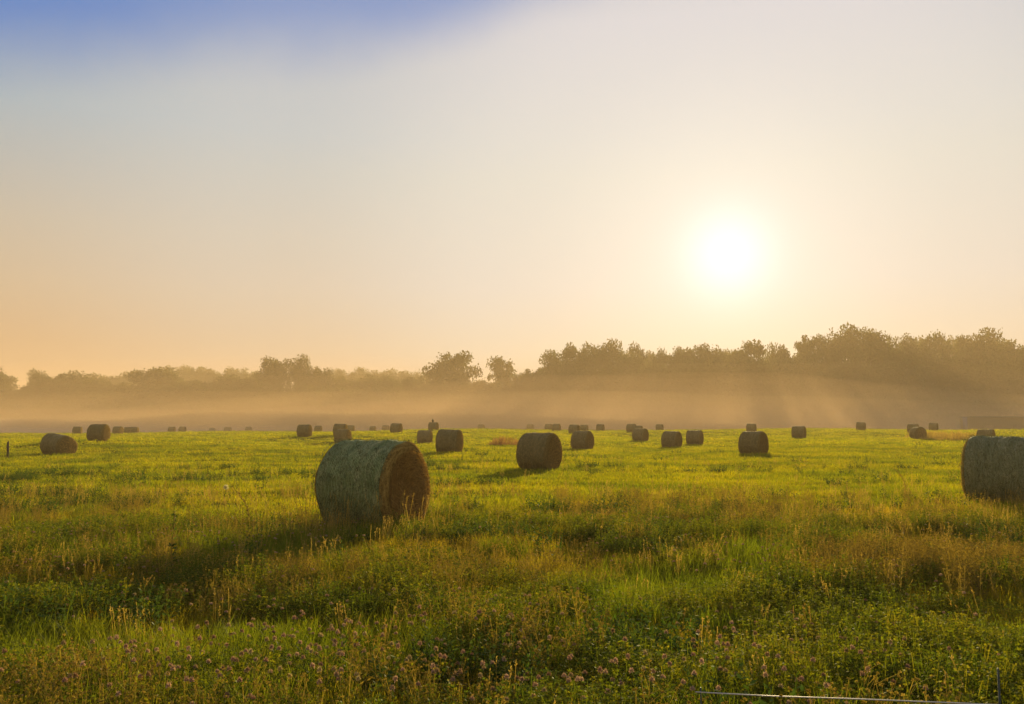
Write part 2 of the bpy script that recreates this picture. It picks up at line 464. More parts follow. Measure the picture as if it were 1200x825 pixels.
# ------------------------------------------------------------------ haze and mist
def vol_mat(name, density, color, g):
    m, t = new_mat(name)
    v = t.n('ShaderNodeVolumePrincipled', inp={'Color': (*color, 1), 'Density': density, 'Anisotropy': g})
    t.n('ShaderNodeOutputMaterial', inp={'Volume': v.outputs[0]})
    m.volume_intersection_method = 'FAST' if hasattr(m, 'volume_intersection_method') else None
    return m
def box_mesh(name, x0, x1, y0, y1, z0, z1, mat):
    v = [(x, y, z) for z in (z0, z1) for (x, y) in ((x0, y0), (x1, y0), (x1, y1), (x0, y1))]
    q = [(3, 2, 1, 0), (4, 5, 6, 7), (0, 1, 5, 4), (1, 2, 6, 5), (2, 3, 7, 6), (3, 0, 4, 7)]
    return np_mesh(name, v, np.array(q), [mat])
#HAZE
M_HAZE = vol_mat('haze_air', 0.00065, (0.97, 0.74, 0.47), 0.15)
tag(link('haze', box_mesh('haze', -1230, 1230, -1230, 1230, -3.4, 50.0, M_HAZE)), 'thin golden haze filling the air over the field', 'haze', kind='stuff')

def mist_bank(x0, x1, y0, y1, h, dens, color, g, seed):
    """closed low bank of mist with a rolling top and tapering edges"""
    nx, ny = 60, 24
    xs = np.linspace(x0, x1, nx); ys = np.linspace(y0, y1, ny)
    XX, YY = np.meshgrid(xs, ys)
    ex = np.clip(np.minimum((XX - x0), (x1 - XX)) / ((x1 - x0) * .42), 0, 1) ** .8
    ey = np.clip(np.minimum((YY - y0), (y1 - YY)) / ((y1 - y0) * .42), 0, 1) ** .8
    top = -1.9 + (h + 1.9) * (0.72 + 0.28 * fbm(XX / 70., YY / 50., seed)) * ex * ey + 0.02
    bot = np.full_like(top, -2.6 - 0.1 * (seed % 7))
    Vt = np.stack([XX, YY, top], -1).reshape(-1, 3); Vb = np.stack([XX, YY, bot], -1).reshape(-1, 3)
    i, j = np.meshgrid(np.arange(ny - 1), np.arange(nx - 1), indexing='ij')
    qa = np.stack([i * nx + j, i * nx + j + 1, (i + 1) * nx + j + 1, (i + 1) * nx + j], -1).reshape(-1, 4)
    N = nx * ny
    qb = qa[:, ::-1] + N
    ring = [(0, k) for k in range(nx)] + [(k, nx - 1) for k in range(1, ny)] + [(ny - 1, k) for k in range(nx - 2, -1, -1)] + [(k, 0) for k in range(ny - 2, 0, -1)]
    rid = np.array([a * nx + b for a, b in ring]); r2 = np.roll(rid, -1)
    qs = np.stack([rid, rid + N, r2 + N, r2], 1)
    me = np_mesh('mist', np.vstack([Vt, Vb]), np.concatenate([qa, qb, qs]), [vol_mat('mist_air', dens, color, g)])
    return link('mist', me)
MC = (1.0, 0.69, 0.41)
ms = [
 (mist_bank(-620, 620, 180, 400, 27, 0.0008, MC, -.05, 10), 'faint uppermost veil of mist reaching half way up the treeline'),
 (mist_bank(-620, 620, 180, 390, 20, 0.0008, MC, -.05, 11), 'broad thin veil of mist lying along the foot of the whole treeline'),
 (mist_bank(-600, 600, 182, 380, 14, 0.0009, MC, -.05, 12), 'thin layer of mist below the broad veil along the treeline'),
 (mist_bank(-560, 330, 184, 370, 14.5, 0.0008, MC, .12, 21), 'upper part of the golden mist before the left and middle treeline'),
 (mist_bank(-560, 300, 184, 310, 10, 0.0010, MC, .12, 22), 'thicker golden mist bank before the left and middle treeline'),
 (mist_bank(-560, 200, 183, 280, 7, 0.0020, MC, .25, 23), 'low golden mist lying before the left half of the treeline'),
 (mist_bank(-560, 90, 181, 268, 4.4, 0.0070, (1.0, .78, .60), .40, 32), 'pinkish mist layer above the lowest one at the left'),
 (mist_bank(-560, 10, 181, 256, 2.6, 0.0150, (1.0, .80, .66), .45, 33), 'lowest dense pinkish mist layer hugging the ground at the left'),
 (mist_bank(-170, 250, 181, 275, 17, 0.0032, MC, .0, 44), 'mist bank glowing orange under the sun in the middle of the treeline'),
 (mist_bank(-150, 230, 181, 262, 12, 0.0040, MC, .0, 45), 'inner core of the orange mist bank under the sun'),
]
for o, lab in ms: tag(o, lab, 'mist', kind='stuff')

# ------------------------------------------------------------------ plants scattered with geometry nodes (things nobody could count)
def hidden_collection(name, meshes):
    c = bpy.data.collections.new(name)      # not linked to the scene: only a source for the scattering
    for i, me in enumerate(meshes):
        o = bpy.data.objects.new('%s_source_%02d' % (name, i), me); c.objects.link(o)
    return c

def scatter(name, pts, rot, scl_, idx, meshes, label, cat):
    me = bpy.data.meshes.new(name)
    n = len(pts)
    me.vertices.add(n); me.vertices.foreach_set('co', np.asarray(pts, dtype=np.float32).ravel())
    for nm, ty, arr, key in (('rot', 'FLOAT_VECTOR', rot, 'vector'), ('scl', 'FLOAT_VECTOR', scl_, 'vector'), ('idx', 'INT', idx, 'value')):
        a = me.attributes.new(nm, ty, 'POINT')
        a.data.foreach_set(key, np.asarray(arr, dtype=np.int32 if ty == 'INT' else np.float32).ravel())
    o = link(name, me)
    col = hidden_collection(name, meshes)
    ng = bpy.data.node_groups.new(name + '_scatter', 'GeometryNodeTree')
    ng.interface.new_socket('Geometry', in_out='INPUT', socket_type='NodeSocketGeometry')
    ng.interface.new_socket('Geometry', in_out='OUTPUT', socket_type='NodeSocketGeometry')
    gi = ng.nodes.new('NodeGroupInput'); go = ng.nodes.new('NodeGroupOutput')
    ci = ng.nodes.new('GeometryNodeCollectionInfo'); ci.inputs['Collection'].default_value = col
    ci.inputs['Separate Children'].default_value = True; ci.inputs['Reset Children'].default_value = True
    mp = ng.nodes.new('GeometryNodeMeshToPoints')
    ip = ng.nodes.new('GeometryNodeInstanceOnPoints'); ip.inputs['Pick Instance'].default_value = True
    def at(nm, ty):
        a = ng.nodes.new('GeometryNodeInputNamedAttribute'); a.data_type = ty; a.inputs['Name'].default_value = nm; return a.outputs['Attribute']
    e2r = ng.nodes.new('FunctionNodeEulerToRotation')
    L = ng.links.new
    L(gi.outputs[0], mp.inputs['Mesh']); L(mp.outputs[0], ip.inputs['Points']); L(ci.outputs[0], ip.inputs['Instance'])
    L(at('idx', 'INT'), ip.inputs['Instance Index']); L(at('rot', 'FLOAT_VECTOR'), e2r.inputs[0]); L(e2r.outputs[0], ip.inputs['Rotation'])
    L(at('scl', 'FLOAT_VECTOR'), ip.inputs['Scale']); L(ip.outputs[0], go.inputs[0])
    md = o.modifiers.new('scatter', 'NODES'); md.node_group = ng
    tag(o, label, cat, kind='stuff')
    return o

def blades(g, n, R0, h0, h1, w, lean=0.4, seed=0, m=0, segs=3, base=None):
    r_ = np.random.default_rng(seed)
    for k in range(n):
        rr = R0 * math.sqrt(r_.random()); a = r_.random() * 6.283
        p0 = np.array([rr * math.cos(a), rr * math.sin(a), -0.02])
        h = h0 + (h1 - h0) * r_.random() ** 1.3
        d = r_.random() * 6.283; ln = lean * h * (0.3 + r_.random())
        dv = np.array([math.cos(d), math.sin(d), 0]); sv_ = np.array([-math.sin(d + r_.normal() * .5), math.cos(d), 0])
        V = []
        ww = w * (0.7 + .6 * r_.random())
        droop = r_.random() * .35
        for s in range(segs):
            tt = s / segs
            p = p0 + dv * ln * tt ** 2 + np.array([0, 0, h * (tt - droop * tt ** 3)])
            wd = ww * (1 - .55 * tt)
            V += [p - sv_ * wd / 2, p + sv_ * wd / 2]
        V.append(p0 + dv * ln + np.array([0, 0, h * (1 - droop)]))
        q_ = [(2 * s, 2 * s + 1, 2 * s + 3, 2 * s + 2) for s in range(segs - 1)]
        g.add(V, q_, [(2 * segs - 2, 2 * segs - 1, 2 * segs)], m)

def leafquad(g, p, d, nrm, L_, W_, m=0):
    d = d / (np.linalg.norm(d) + 1e-9); s = np.cross(nrm, d); s /= np.linalg.norm(s) + 1e-9
    g.add([p, p + d * L_ * .5 + s * W_ / 2, p + d * L_, p + d * L_ * .5 - s * W_ / 2], [(0, 1, 2, 3)], None, m)

def seedstalk(g, r_, p, h, w, head, m=0, mh=None, lean=.25):
    """a grass stalk with a feathery seed head"""
    mh = m if mh is None else mh
    a = r_.random() * 6.283; dv = np.array([math.cos(a), math.sin(a), 0]) * lean * h * r_.random()
    pts = [p + dv * t_ ** 2 + np.array([0, 0, h * t_]) for t_ in np.linspace(0, 1, 5)]
    b = r_.random() * 6.283; sv_ = np.array([math.cos(b), math.sin(b), 0]) * w
    V = []
    for q_ in pts: V += [q_ - sv_ / 2, q_ + sv_ / 2]
    g.add(V, [(2 * i, 2 * i + 1, 2 * i + 3, 2 * i + 2) for i in range(4)], None, m)
    top = pts[-1]; ax = pts[-1] - pts[-2]; ax /= np.linalg.norm(ax)
    for k in range(int(10 * head / .08)):
        c = top - ax * head * r_.random()
        dd = ax * .8 + r_.normal(size=3) * .45
        leafquad(g, c, dd, r_.normal(size=3), .022, .007, mh)

protos = {}
def proto_near(seed, h0, h1, n=34, w=.0055, R0=.10, mat=None):
    g = Geo(); blades(g, n, R0, h0, h1, w, .45, seed); return g.mesh('grass_tuft', [mat or M_GRASS])
def proto_far(seed, h0, h1, n, w, R0, mat):
    g = Geo(); blades(g, n, R0, h0, h1, w, .5, seed, segs=2); return g.mesh('grass_clump', [mat])
def proto_dry(seed, n, hmin, hmax, R0, w=.004, mat=None):
    g = Geo(); r_ = np.random.default_rng(seed)
    for k in range(n):
        a = r_.random() * 6.283; rr = R0 * math.sqrt(r_.random())
        seedstalk(g, r_, np.array([rr * math.cos(a), rr * math.sin(a), 0]), hmin + (hmax - hmin) * r_.random(), w * (.6 + .8 * r_.random()), .06 + .08 * r_.random())
    blades(g, n, R0, hmin * .4, hmax * .6, w * 1.3, .5, seed + 50)
    return g.mesh('dry_tuft', [mat or M_DRY])
def proto_clover(seed, n, h0, h1, R0, ls=.020, mat=None, stemmat=None):
    g = Geo(); r_ = np.random.default_rng(seed)
    for k in range(n):
        a = r_.random() * 6.283; rr = R0 * math.sqrt(r_.random())
        p0 = np.array([rr * math.cos(a), rr * math.sin(a), 0])
        h = h0 + (h1 - h0) * r_.random()
        p1 = p0 * 1.25 + np.array([r_.normal() * .03, r_.normal() * .03, h])
        s_ = np.array([math.cos(a * 3), math.sin(a * 3), 0]) * .0018
        g.add([p0 - s_, p0 + s_, p1 + s_, p1 - s_], [(0, 1, 2, 3)])
        nl = 4
        for j in range(nl):
            tt = 1 - .55 * j / nl * (0.6 + .4 * r_.random())
            c = p0 + (p1 - p0) * tt
            off = np.array([r_.normal(), r_.normal(), .2]) * .02 * (j > 0)
            nrm = np.array([r_.normal() * .7, r_.normal() * .7, 1]); b = r_.random() * 6.283
            for q_ in range(3):
                d = np.array([math.cos(b + q_ * 2.09), math.sin(b + q_ * 2.09), .1 + .25 * r_.normal()])
                leafquad(g, c + off, d, nrm, ls * (.7 + .5 * r_.random()), ls * .62)
    return g.mesh('clover_plant', [mat or M_CLOVER])
def proto_brown(seed, n, h0, h1, R0):
    """branched dry weeds with small round seed heads"""
    g = Geo(); r_ = np.random.default_rng(seed)
    for k in range(n):
        a = r_.random() * 6.283; rr = R0 * math.sqrt(r_.random())
        p0 = np.array([rr * math.cos(a), rr * math.sin(a), 0]); h = h0 + (h1 - h0) * r_.random()
        p1 = p0 * 1.3 + np.array([r_.normal() * .03, r_.normal() * .03, h])
        def st(a_, b_, w_):
            s_ = np.array([r_.normal(), r_.normal(), 0]); s_ /= np.linalg.norm(s_) + 1e-9
            g.add([a_ - s_ * w_, a_ + s_ * w_, b_ + s_ * w_ * .6, b_ - s_ * w_ * .6], [(0, 1, 2, 3)])
        st(p0, p1, .0025)
        heads = [p1]
        for j in range(4):
            c = p0 + (p1 - p0) * (.5 + .45 * r_.random())
            e = c + np.array([r_.normal() * .05, r_.normal() * .05, .05 + .06 * r_.random()]); st(c, e, .0015); heads.append(e)
        for c in heads:
            for q_ in range(7):
                d = r_.normal(size=3); d[2] = abs(d[2]); leafquad(g, c, d, r_.normal(size=3), .014, .011)
        for j in range(5):
            c = p0 + (p1 - p0) * (.1 + .6 * r_.random()); leafquad(g, c, np.array([r_.normal(), r_.normal(), .5]), r_.normal(size=3), .05, .012)
    return g.mesh('brown_weed', [M_BROWN])
def proto_weed(seed, n, h0, h1, R0, ls=.09):
    """leafy dark weed"""
    g = Geo(); r_ = np.random.default_rng(seed)
    for k in range(n):
        a = r_.random() * 6.283; rr = R0 * math.sqrt(r_.random())
        p0 = np.array([rr * math.cos(a), rr * math.sin(a), 0]); h = h0 + (h1 - h0) * r_.random()
        p1 = p0 * 1.5 + np.array([r_.normal() * .04, r_.normal() * .04, h])
        s_ = np.array([math.cos(a), math.sin(a), 0]) * .003
        g.add([p0 - s_, p0 + s_, p1 + s_ * .5, p1 - s_ * .5], [(0, 1, 2, 3)])
        for j in range(11):
            tt = (j + 1) / 11; c = p0 + (p1 - p0) * tt; b = j * 2.4 + a
            d = np.array([math.cos(b), math.sin(b), .5 + .4 * r_.normal()])
            leafquad(g, c, d, np.array([r_.normal() * .4, r_.normal() * .4, 1]), ls * (1.15 - .8 * tt) * (.7 + .5 * r_.random()), ls * .38 * (1.2 - .8 * tt))
    return g.mesh('leafy_weed', [M_WEED])

# bale footprints, so that plants stand round the bales and not inside them
BPOS = []
for (cx, H, bot, phi, var, sc, lab) in BALES:
    d = F * BD * (0.93 if var == 'slump' else 1) * sc / H
    dx, dy, dz = ray(cx, 500)
    x, y = dx * d, d
    az = math.atan2(x, y)
    rayv = np.array([math.sin(az), math.cos(az)]); right = np.array([math.cos(az), -math.sin(az)])
    p = R(phi)
    n_ = -rayv * math.cos(p) + right * math.sin(p)
    BPOS.append((x, y, math.atan2(n_[1], n_[0])))
def outside_bales(x, y, pad=0.0):
    ok = np.ones(len(x), bool)
    for (bx, by, ba), B in zip(BPOS, BALES):
        ux, uy = math.cos(ba), math.sin(ba)
        dx, dy = x - bx, y - by
        ok &= ~((np.abs(dx * ux + dy * uy) < BL / 2 + pad) & (np.abs(-dx * uy + dy * ux) < BD * .42 + pad))
    return ok

HALF = 0.74      # half angle of the planted wedge (the view needs 0.54)
def ring_points(r0, r1, dens, r_):
    area = HALF * (r1 ** 2 - r0 ** 2)
    n = int(area * dens)
    rr = np.sqrt(r_.random(n) * (r1 ** 2 - r0 ** 2) + r0 ** 2); a = (r_.random(n) * 2 - 1) * HALF
    return rr * np.sin(a), rr * np.cos(a)

def emit(x, y, r_, s0, s1, nidx, i0=0, tilt=.12, hs=None):
    n = len(x); z = ground_z(x, y)
    rot = np.stack([r_.normal(size=n) * tilt, r_.normal(size=n) * tilt, r_.random(n) * 6.283], 1)
    s = s0 + (s1 - s0) * r_.random(n)
    hh = s * (hs if hs is not None else 1.0)
    return np.stack([x, y, z], 1), rot, np.stack([s, s, hh], 1), r_.integers(i0, i0 + nidx, n)

def field_px(x, y):
    """photo pixel column of a ground point, for patch masks laid out in metres below"""
    return x, y

# --- grass
grass_protos = ([proto_near(i, .06, .21, 40, .0042, .10) for i in range(4)] +
                [proto_near(10 + i, .14, .36, 30, .0045, .10, M_GRASS2) for i in range(3)] +     # 4-6 tall green
                [proto_far(20 + i, .07, .20, 46, .012, .28, M_FAR) for i in range(4)] +         # 7-10 middle distance
                [proto_far(30 + i, .06, .17, 60, .030, .60, M_FAR) for i in range(3)])          # 11-13 far
r_ = np.random.default_rng(101)
acc = []
def add_acc(acc, tup): acc.append(tup)
def near_mask(x, y):            # 1 in the tall rough meadow near the camera, 0 on the mown field
    r = np.hypot(x, y)
    edge_ = 19 + 7 * (fbm(x / 6., y / 6., 41) - .5) * 2
    return 1 / (1 + np.exp((r - edge_) / 1.6))
for (r0, r1, dens) in ((1.2, 4.0, 30), (4.0, 9, 120), (9, 14, 85), (14, 20, 55), (20, 30, 24)):
    x, y = ring_points(r0, r1, dens, r_)
    k = near_mask(x, y) * (0.35 + 1.0 * fbm(x / 1.3, y / 1.3, 61)) > r_.random(len(x)) * .95
    k &= outside_bales(x, y)
    x, y = x[k], y[k]
    hs = .7 + .75 * fbm(x / 1.1, y / 1.1, 71)
    tall = fbm(x / 1.7, y / 1.7, 77) > .60
    a = emit(x[~tall], y[~tall], r_, .8, 1.25, 4, 0, .15, hs[~tall]); b_ = emit(x[tall], y[tall], r_, .8, 1.2, 3, 4, .15, hs[tall])
    acc += [a, b_]
for (r0, r1, dens, i0, ni, s0, s1) in ((9, 16, 14, 7, 4, .7, 1.1), (16, 30, 20, 7, 4, .8, 1.2), (30, 48, 11, 7, 4, 1.0, 1.5), (48, 75, 5, 7, 4, 1.5, 2.1), (75, 120, 1.9, 11, 3, 1.1, 1.7), (120, 215, .8, 11, 3, 1.5, 2.4)):
    x, y = ring_points(r0, r1, dens, r_)
    k = (near_mask(x, y) * .8 < r_.random(len(x))) & outside_bales(x, y)
    x, y = x[k], y[k]
    hs = (.25 + 1.25 * fbm(x / 3.4, y / 1.5, 81)) / np.where(i0 == 7, s1 / 1.2, s1 / 1.1)
    acc.append(emit(x, y, r_, s0, s1, ni, i0, .1, hs))
cat_ = [np.concatenate([a[i] for a in acc]) for i in range(4)]
scatter('grass', *cat_, grass_protos, 'green and yellow grass covering the whole field', 'grass')
print('grass instances', len(cat_[0]))

# --- dry stalks, brown weeds, leafy weeds, clover leaves
acc = []
mp_ = [proto_dry(i, 7, .22, .46, .13, .003) for i in range(3)] + [proto_dry(5, 5, .55, .85, .1)]
for (r0, r1, dens) in ((4, 9, 1.5), (9, 26, 4.5), (26, 45, .7)):
    x, y = ring_points(r0, r1, dens, r_)
    m_ = fbm(x / 3.5, y / 2.2, 91)
    k = (m_ > .45 + .12 * r_.random(len(x))) & outside_bales(x, y)
    acc.append(emit(x[k], y[k], r_, .7, 1.1, 3, 0, .15))
# taller stalks round the big bale
bx, by, ba = BPOS[0]
n = 130
x = bx + r_.normal(size=n) * .95; y = by - 1.0 + r_.normal(size=n) * .45
k = outside_bales(x, y)
acc.append(emit(x[k], y[k], r_, .65, 1.05, 4, 0, .12))
bx, by, ba = BPOS[1]
n = 60
x = bx + r_.normal(size=n) * .9; y = by - 1.1 + r_.normal(size=n) * .3
k = outside_bales(x, y)
acc.append(emit(x[k], y[k], r_, .35, .6, 3, 0, .12))
cat_ = [np.concatenate([a[i] for a in acc]) for i in range(4)]
scatter('dry_grass', *cat_, mp_, 'straw coloured grass stalks standing among the green meadow', 'dry grass')

acc = []
mp_ = [proto_brown(i, 9, .22, .42, .14) for i in range(3)]
for (r0, r1, dens) in ((3, 11, 11), (11, 24, 4.0)):
    x, y = ring_points(r0, r1, dens, r_)
    m_ = fbm(x / 2.6, y / 1.8, 95) + .25 * np.exp(-((x - 5.2) / 2.0) ** 2 - ((y - 10.5) / 1.8) ** 2)
    k = (m_ > .42 + .16 * r_.random(len(x))) & outside_bales(x, y)
    acc.append(emit(x[k], y[k], r_, .65, 1.1, 3, 0, .2))
n = 150
x = 5.4 + r_.normal(size=n) * 1.1; y = 10.4 + r_.normal(size=n) * .9
acc.append(emit(x, y, r_, .8, 1.15, 3, 0, .15))
cat_ = [np.concatenate([a[i] for a in acc]) for i in range(4)]
scatter('seeding_weeds', *cat_, mp_, 'brown withered weeds with small round seed heads in the near meadow', 'weeds')

acc = []
mp_ = [proto_clover(i, 30, .10, .27, .17) for i in range(4)]
for (r0, r1, dens) in ((2.5, 10, 36), (10, 17, 18)):
    x, y = ring_points(r0, r1, dens, r_)
    m_ = fbm(x / 1.6, y / 1.2, 97)
    k = (m_ > .40 + .15 * r_.random(len(x)))
    hs = .75 + .6 * (m_[k] - .4) * 3
    acc.append(emit(x[k], y[k], r_, .8, 1.25, 4, 0, .15, np.clip(hs, .7, 1.4)))
cat_ = [np.concatenate([a[i] for a in acc]) for i in range(4)]
scatter('clover_leaves', *cat_, mp_, 'dense clover foliage in the foreground meadow', 'clover')

acc = []
mp_ = [proto_weed(i, 7, .25, .5, .14) for i in range(3)] + [proto_weed(8, 16, .2, .42, .35, .12)]
for (r0, r1, dens) in ((5, 20, .5), (20, 60, .28), (60, 110, .05)):
    x, y = ring_points(r0, r1, dens, r_)
    m_ = fbm(x / 7., y / 2.5, 99)
    k = (m_ > .50) & outside_bales(x, y, .3)
    acc.append(emit(x[k], y[k], r_, .7, 1.2, 4, 0, .1, np.where(np.hypot(x[k], y[k]) > 20, .8, 1.)))
# darker weedy streaks; lower-right and foreground clumps added to stand in for shade
for (px, py, sx, sy, n) in ((15, 558, 1.0, .6, 60), (60, 552, 1.6, .5, 45), (190, 560, 1.6, .4, 40), (500, 543, .4, .4, 16), (530, 548, .9, .25, 16), (60, 580, 1.4, .3, 40), (120, 590, 1.2, .3, 30), (20, 600, 1.0, .3, 30), (330, 552, 1.5, .3, 22), (270, 545, 1.5, .3, 16), (720, 545, 1.6, .4, 16), (640, 600, 1.2, .3, 24), (560, 565, .8, .25, 12), (870, 600, 1.5, .3, 24), (930, 550, 2, .5, 10), (1000, 545, 2, .5, 9), (1165, 668, .9, .6, 70), (1185, 640, .5, .5, 30), (60, 742, .5, .25, 26), (700, 772, .5, .3, 30), (520, 800, .4, .2, 20), (620, 640, 1.2, .3, 26), (330, 640, 1.4, .5, 10)):
    dx, dy, dz = ray(px, py); d = CAM_H / -dz
    x = dx * d + r_.normal(size=n) * sx; y = d + r_.normal(size=n) * sy
    acc.append(emit(x, y, r_, .6, 1.1, 4, 0, .1, .9))
cat_ = [np.concatenate([a[i] for a in acc]) for i in range(4)]
scatter('leafy_weeds', *cat_, mp_, 'dark green leafy weeds dotted over the field in loose streaks, some clumps added in place of shade', 'weeds')

# patches of unmown dry grass in the middle distance
def dry_patch(x0, x1, y0, y1, n, mat, hmin, hmax, label, name='dry_grass_patch'):
    x = x0 + (x1 - x0) * r_.random(n); y = y0 + (y1 - y0) * r_.random(n)
    e = np.clip(np.minimum(x - x0, x1 - x) / ((x1 - x0) * .22), .3, 1)
    k = outside_bales(x, y, .15)
    t4 = emit(x[k], y[k], r_, .8, 1.2, 3, 0, .1, e[k])
    scatter(name, *t4, [proto_dry(60 + i, 14, hmin, hmax, .3, .014, mat) for i in range(3)], label, 'dry grass')
d = 75.0
dry_patch((572 - 600) / F * d, (612 - 600) / F * d, 74, 78, 60, M_RED, .45, .8, 'small patch of reddish dry grass left of the middle of the field')
dry_patch((1082 - 600) / F * 100, (1150 - 600) / F * 100, 96, 108, 260, M_DRY, .6, 1.0, 'pale strip of tall dry grass before the right treeline')

# ------------------------------------------------------------------ hay bales
def bale_side_mat(name, cols, net, ang_scale=26.0):
    m, t = new_mat(name)
    tcn = t.n('ShaderNodeTexCoord'); ob = tcn.outputs['Object']
    sp = t.n('ShaderNodeSeparateXYZ', inp={0: ob})
    # coordinates: along the axis, and round it
    th = t.math('ARCTAN2', sp.outputs['Y'], t.math('SUBTRACT', sp.outputs['Z'], BD / 2))
    cx_ = t.n('ShaderNodeCombineXYZ', inp={0: t.math('MULTIPLY', sp.outputs['X'], 1.0), 1: t.math('MULTIPLY', th, .12), 2: 0.0})
    band = t.noise(cx_.outputs[0], 7.0, 4, .6)
    blot = t.noise(ob, 5.0, 5, .7)
    fine = t.noise(ob, 60.0, 4, .7)
    c = t.ramp(t.math('ADD', t.math('MULTIPLY', band, .55), t.math('MULTIPLY', blot, .45)), [(0.34, cols[0]), (0.5, cols[1]), (0.64, cols[2])])
    f2 = t.ramp(fine, [(0.35, .45), (0.65, 1.4)])
    c = t.mix(1.0, c, f2, 'MULTIPLY')
    c3 = t.n('ShaderNodeCombineXYZ', inp={0: t.math('MULTIPLY', sp.outputs['X'], 1.0), 1: t.math('MULTIPLY', th, .75), 2: 0.0})
    net_t = t.n('ShaderNodeTexWave', wave_type='BANDS', bands_direction='X', inp={'Vector': c3.outputs[0], 'Scale': 11.0, 'Distortion': 1.1, 'Detail': 2.0, 'Detail Scale': 2.0})
    nf = t.ramp(net_t.outputs['Fac'], [(0.70, 0.0), (0.95, 1.0)])
    c = t.mix(t.math('MULTIPLY', nf, net[1]), c, net[0])
    h = t.math('ADD', t.math('MULTIPLY', fine, .6), t.math('MULTIPLY', blot, .8))
    bp = t.n('ShaderNodeBump', inp={'Height': h, 'Strength': .8, 'Distance': .03})
    b = t.n('ShaderNodeBsdfPrincipled', inp={'Base Color': c, 'Roughness': .85, 'Normal': bp.outputs[0]})
    b.inputs['Specular IOR Level'].default_value = .2
    t.n('ShaderNodeOutputMaterial', inp={'Surface': b.outputs[0]})
    return m
def bale_end_mat(name, c0, c1):
    m, t = new_mat(name)
    tcn = t.n('ShaderNodeTexCoord'); ob = tcn.outputs['Object']
    sp = t.n('ShaderNodeSeparateXYZ', inp={0: ob})
    zz = t.math('SUBTRACT', sp.outputs['Z'], BD / 2)
    rr = t.math('SQRT', t.math('ADD', t.math('MULTIPLY', sp.outputs['Y'], sp.outputs['Y']), t.math('MULTIPLY', zz, zz)))
    th = t.math('ARCTAN2', sp.outputs['Y'], zz)
    spiral = t.math('ADD', t.math('MULTIPLY', rr, 1.0), t.math('MULTIPLY', th, .016))
    cv = t.n('ShaderNodeCombineXYZ', inp={0: t.math('MULTIPLY', spiral, 3.2), 1: t.math('MULTIPLY', th, .5), 2: 0.0})
    ring = t.noise(cv.outputs[0], 9.0, 4, .6)
    fine = t.noise(ob, 45.0, 4, .7)
    c = t.ramp(t.math('ADD', t.math('MULTIPLY', ring, .5), t.math('MULTIPLY', fine, .5)), [(0.36, c0), (0.62, c1)])
    bp = t.n('ShaderNodeBump', inp={'Height': t.math('ADD', ring, fine), 'Strength': .9, 'Distance': .04})
    b = t.n('ShaderNodeBsdfDiffuse', inp={'Color': c, 'Normal': bp.outputs[0]})
    t.n('ShaderNodeOutputMaterial', inp={'Surface': b.outputs[0]})
    return m
M_SIDE_G = bale_side_mat('weathered_green_wrap', [(.07, .125, .03), (.17, .205, .075), (.32, .31, .14)], ((.42, .46, .22), .75))
M_SIDE_N = bale_side_mat('net_wrapped_side', [(.13, .14, .06), (.20, .20, .09), (.28, .26, .13)], ((.36, .34, .20), .5))
M_SIDE_B = bale_side_mat('bale_side_straw', [(.10, .085, .03), (.17, .135, .05), (.24, .19, .08)], ((.24, .19, .08), .3))
M_END = bale_end_mat('bale_end_straw', (.12, .075, .02), (.44, .29, .085))
M_END_B = bale_end_mat('bale_end_dull', (.09, .065, .02), (.24, .17, .06))
M_STRAW = leaf_mat('loose_straw', [(.30, .22, .09), (.22, .15, .05), (.38, .28, .13)], .3, rnd=.5)
M_STRAWD = leaf_mat('dark_straw', [(.26, .15, .04), (.44, .27, .08), (.18, .10, .03)], .25, rnd=.5)
M_STRAWG = leaf_mat('greenish_straw', [(.14, .17, .07), (.24, .24, .11), (.09, .11, .05)], .25, rnd=.5)

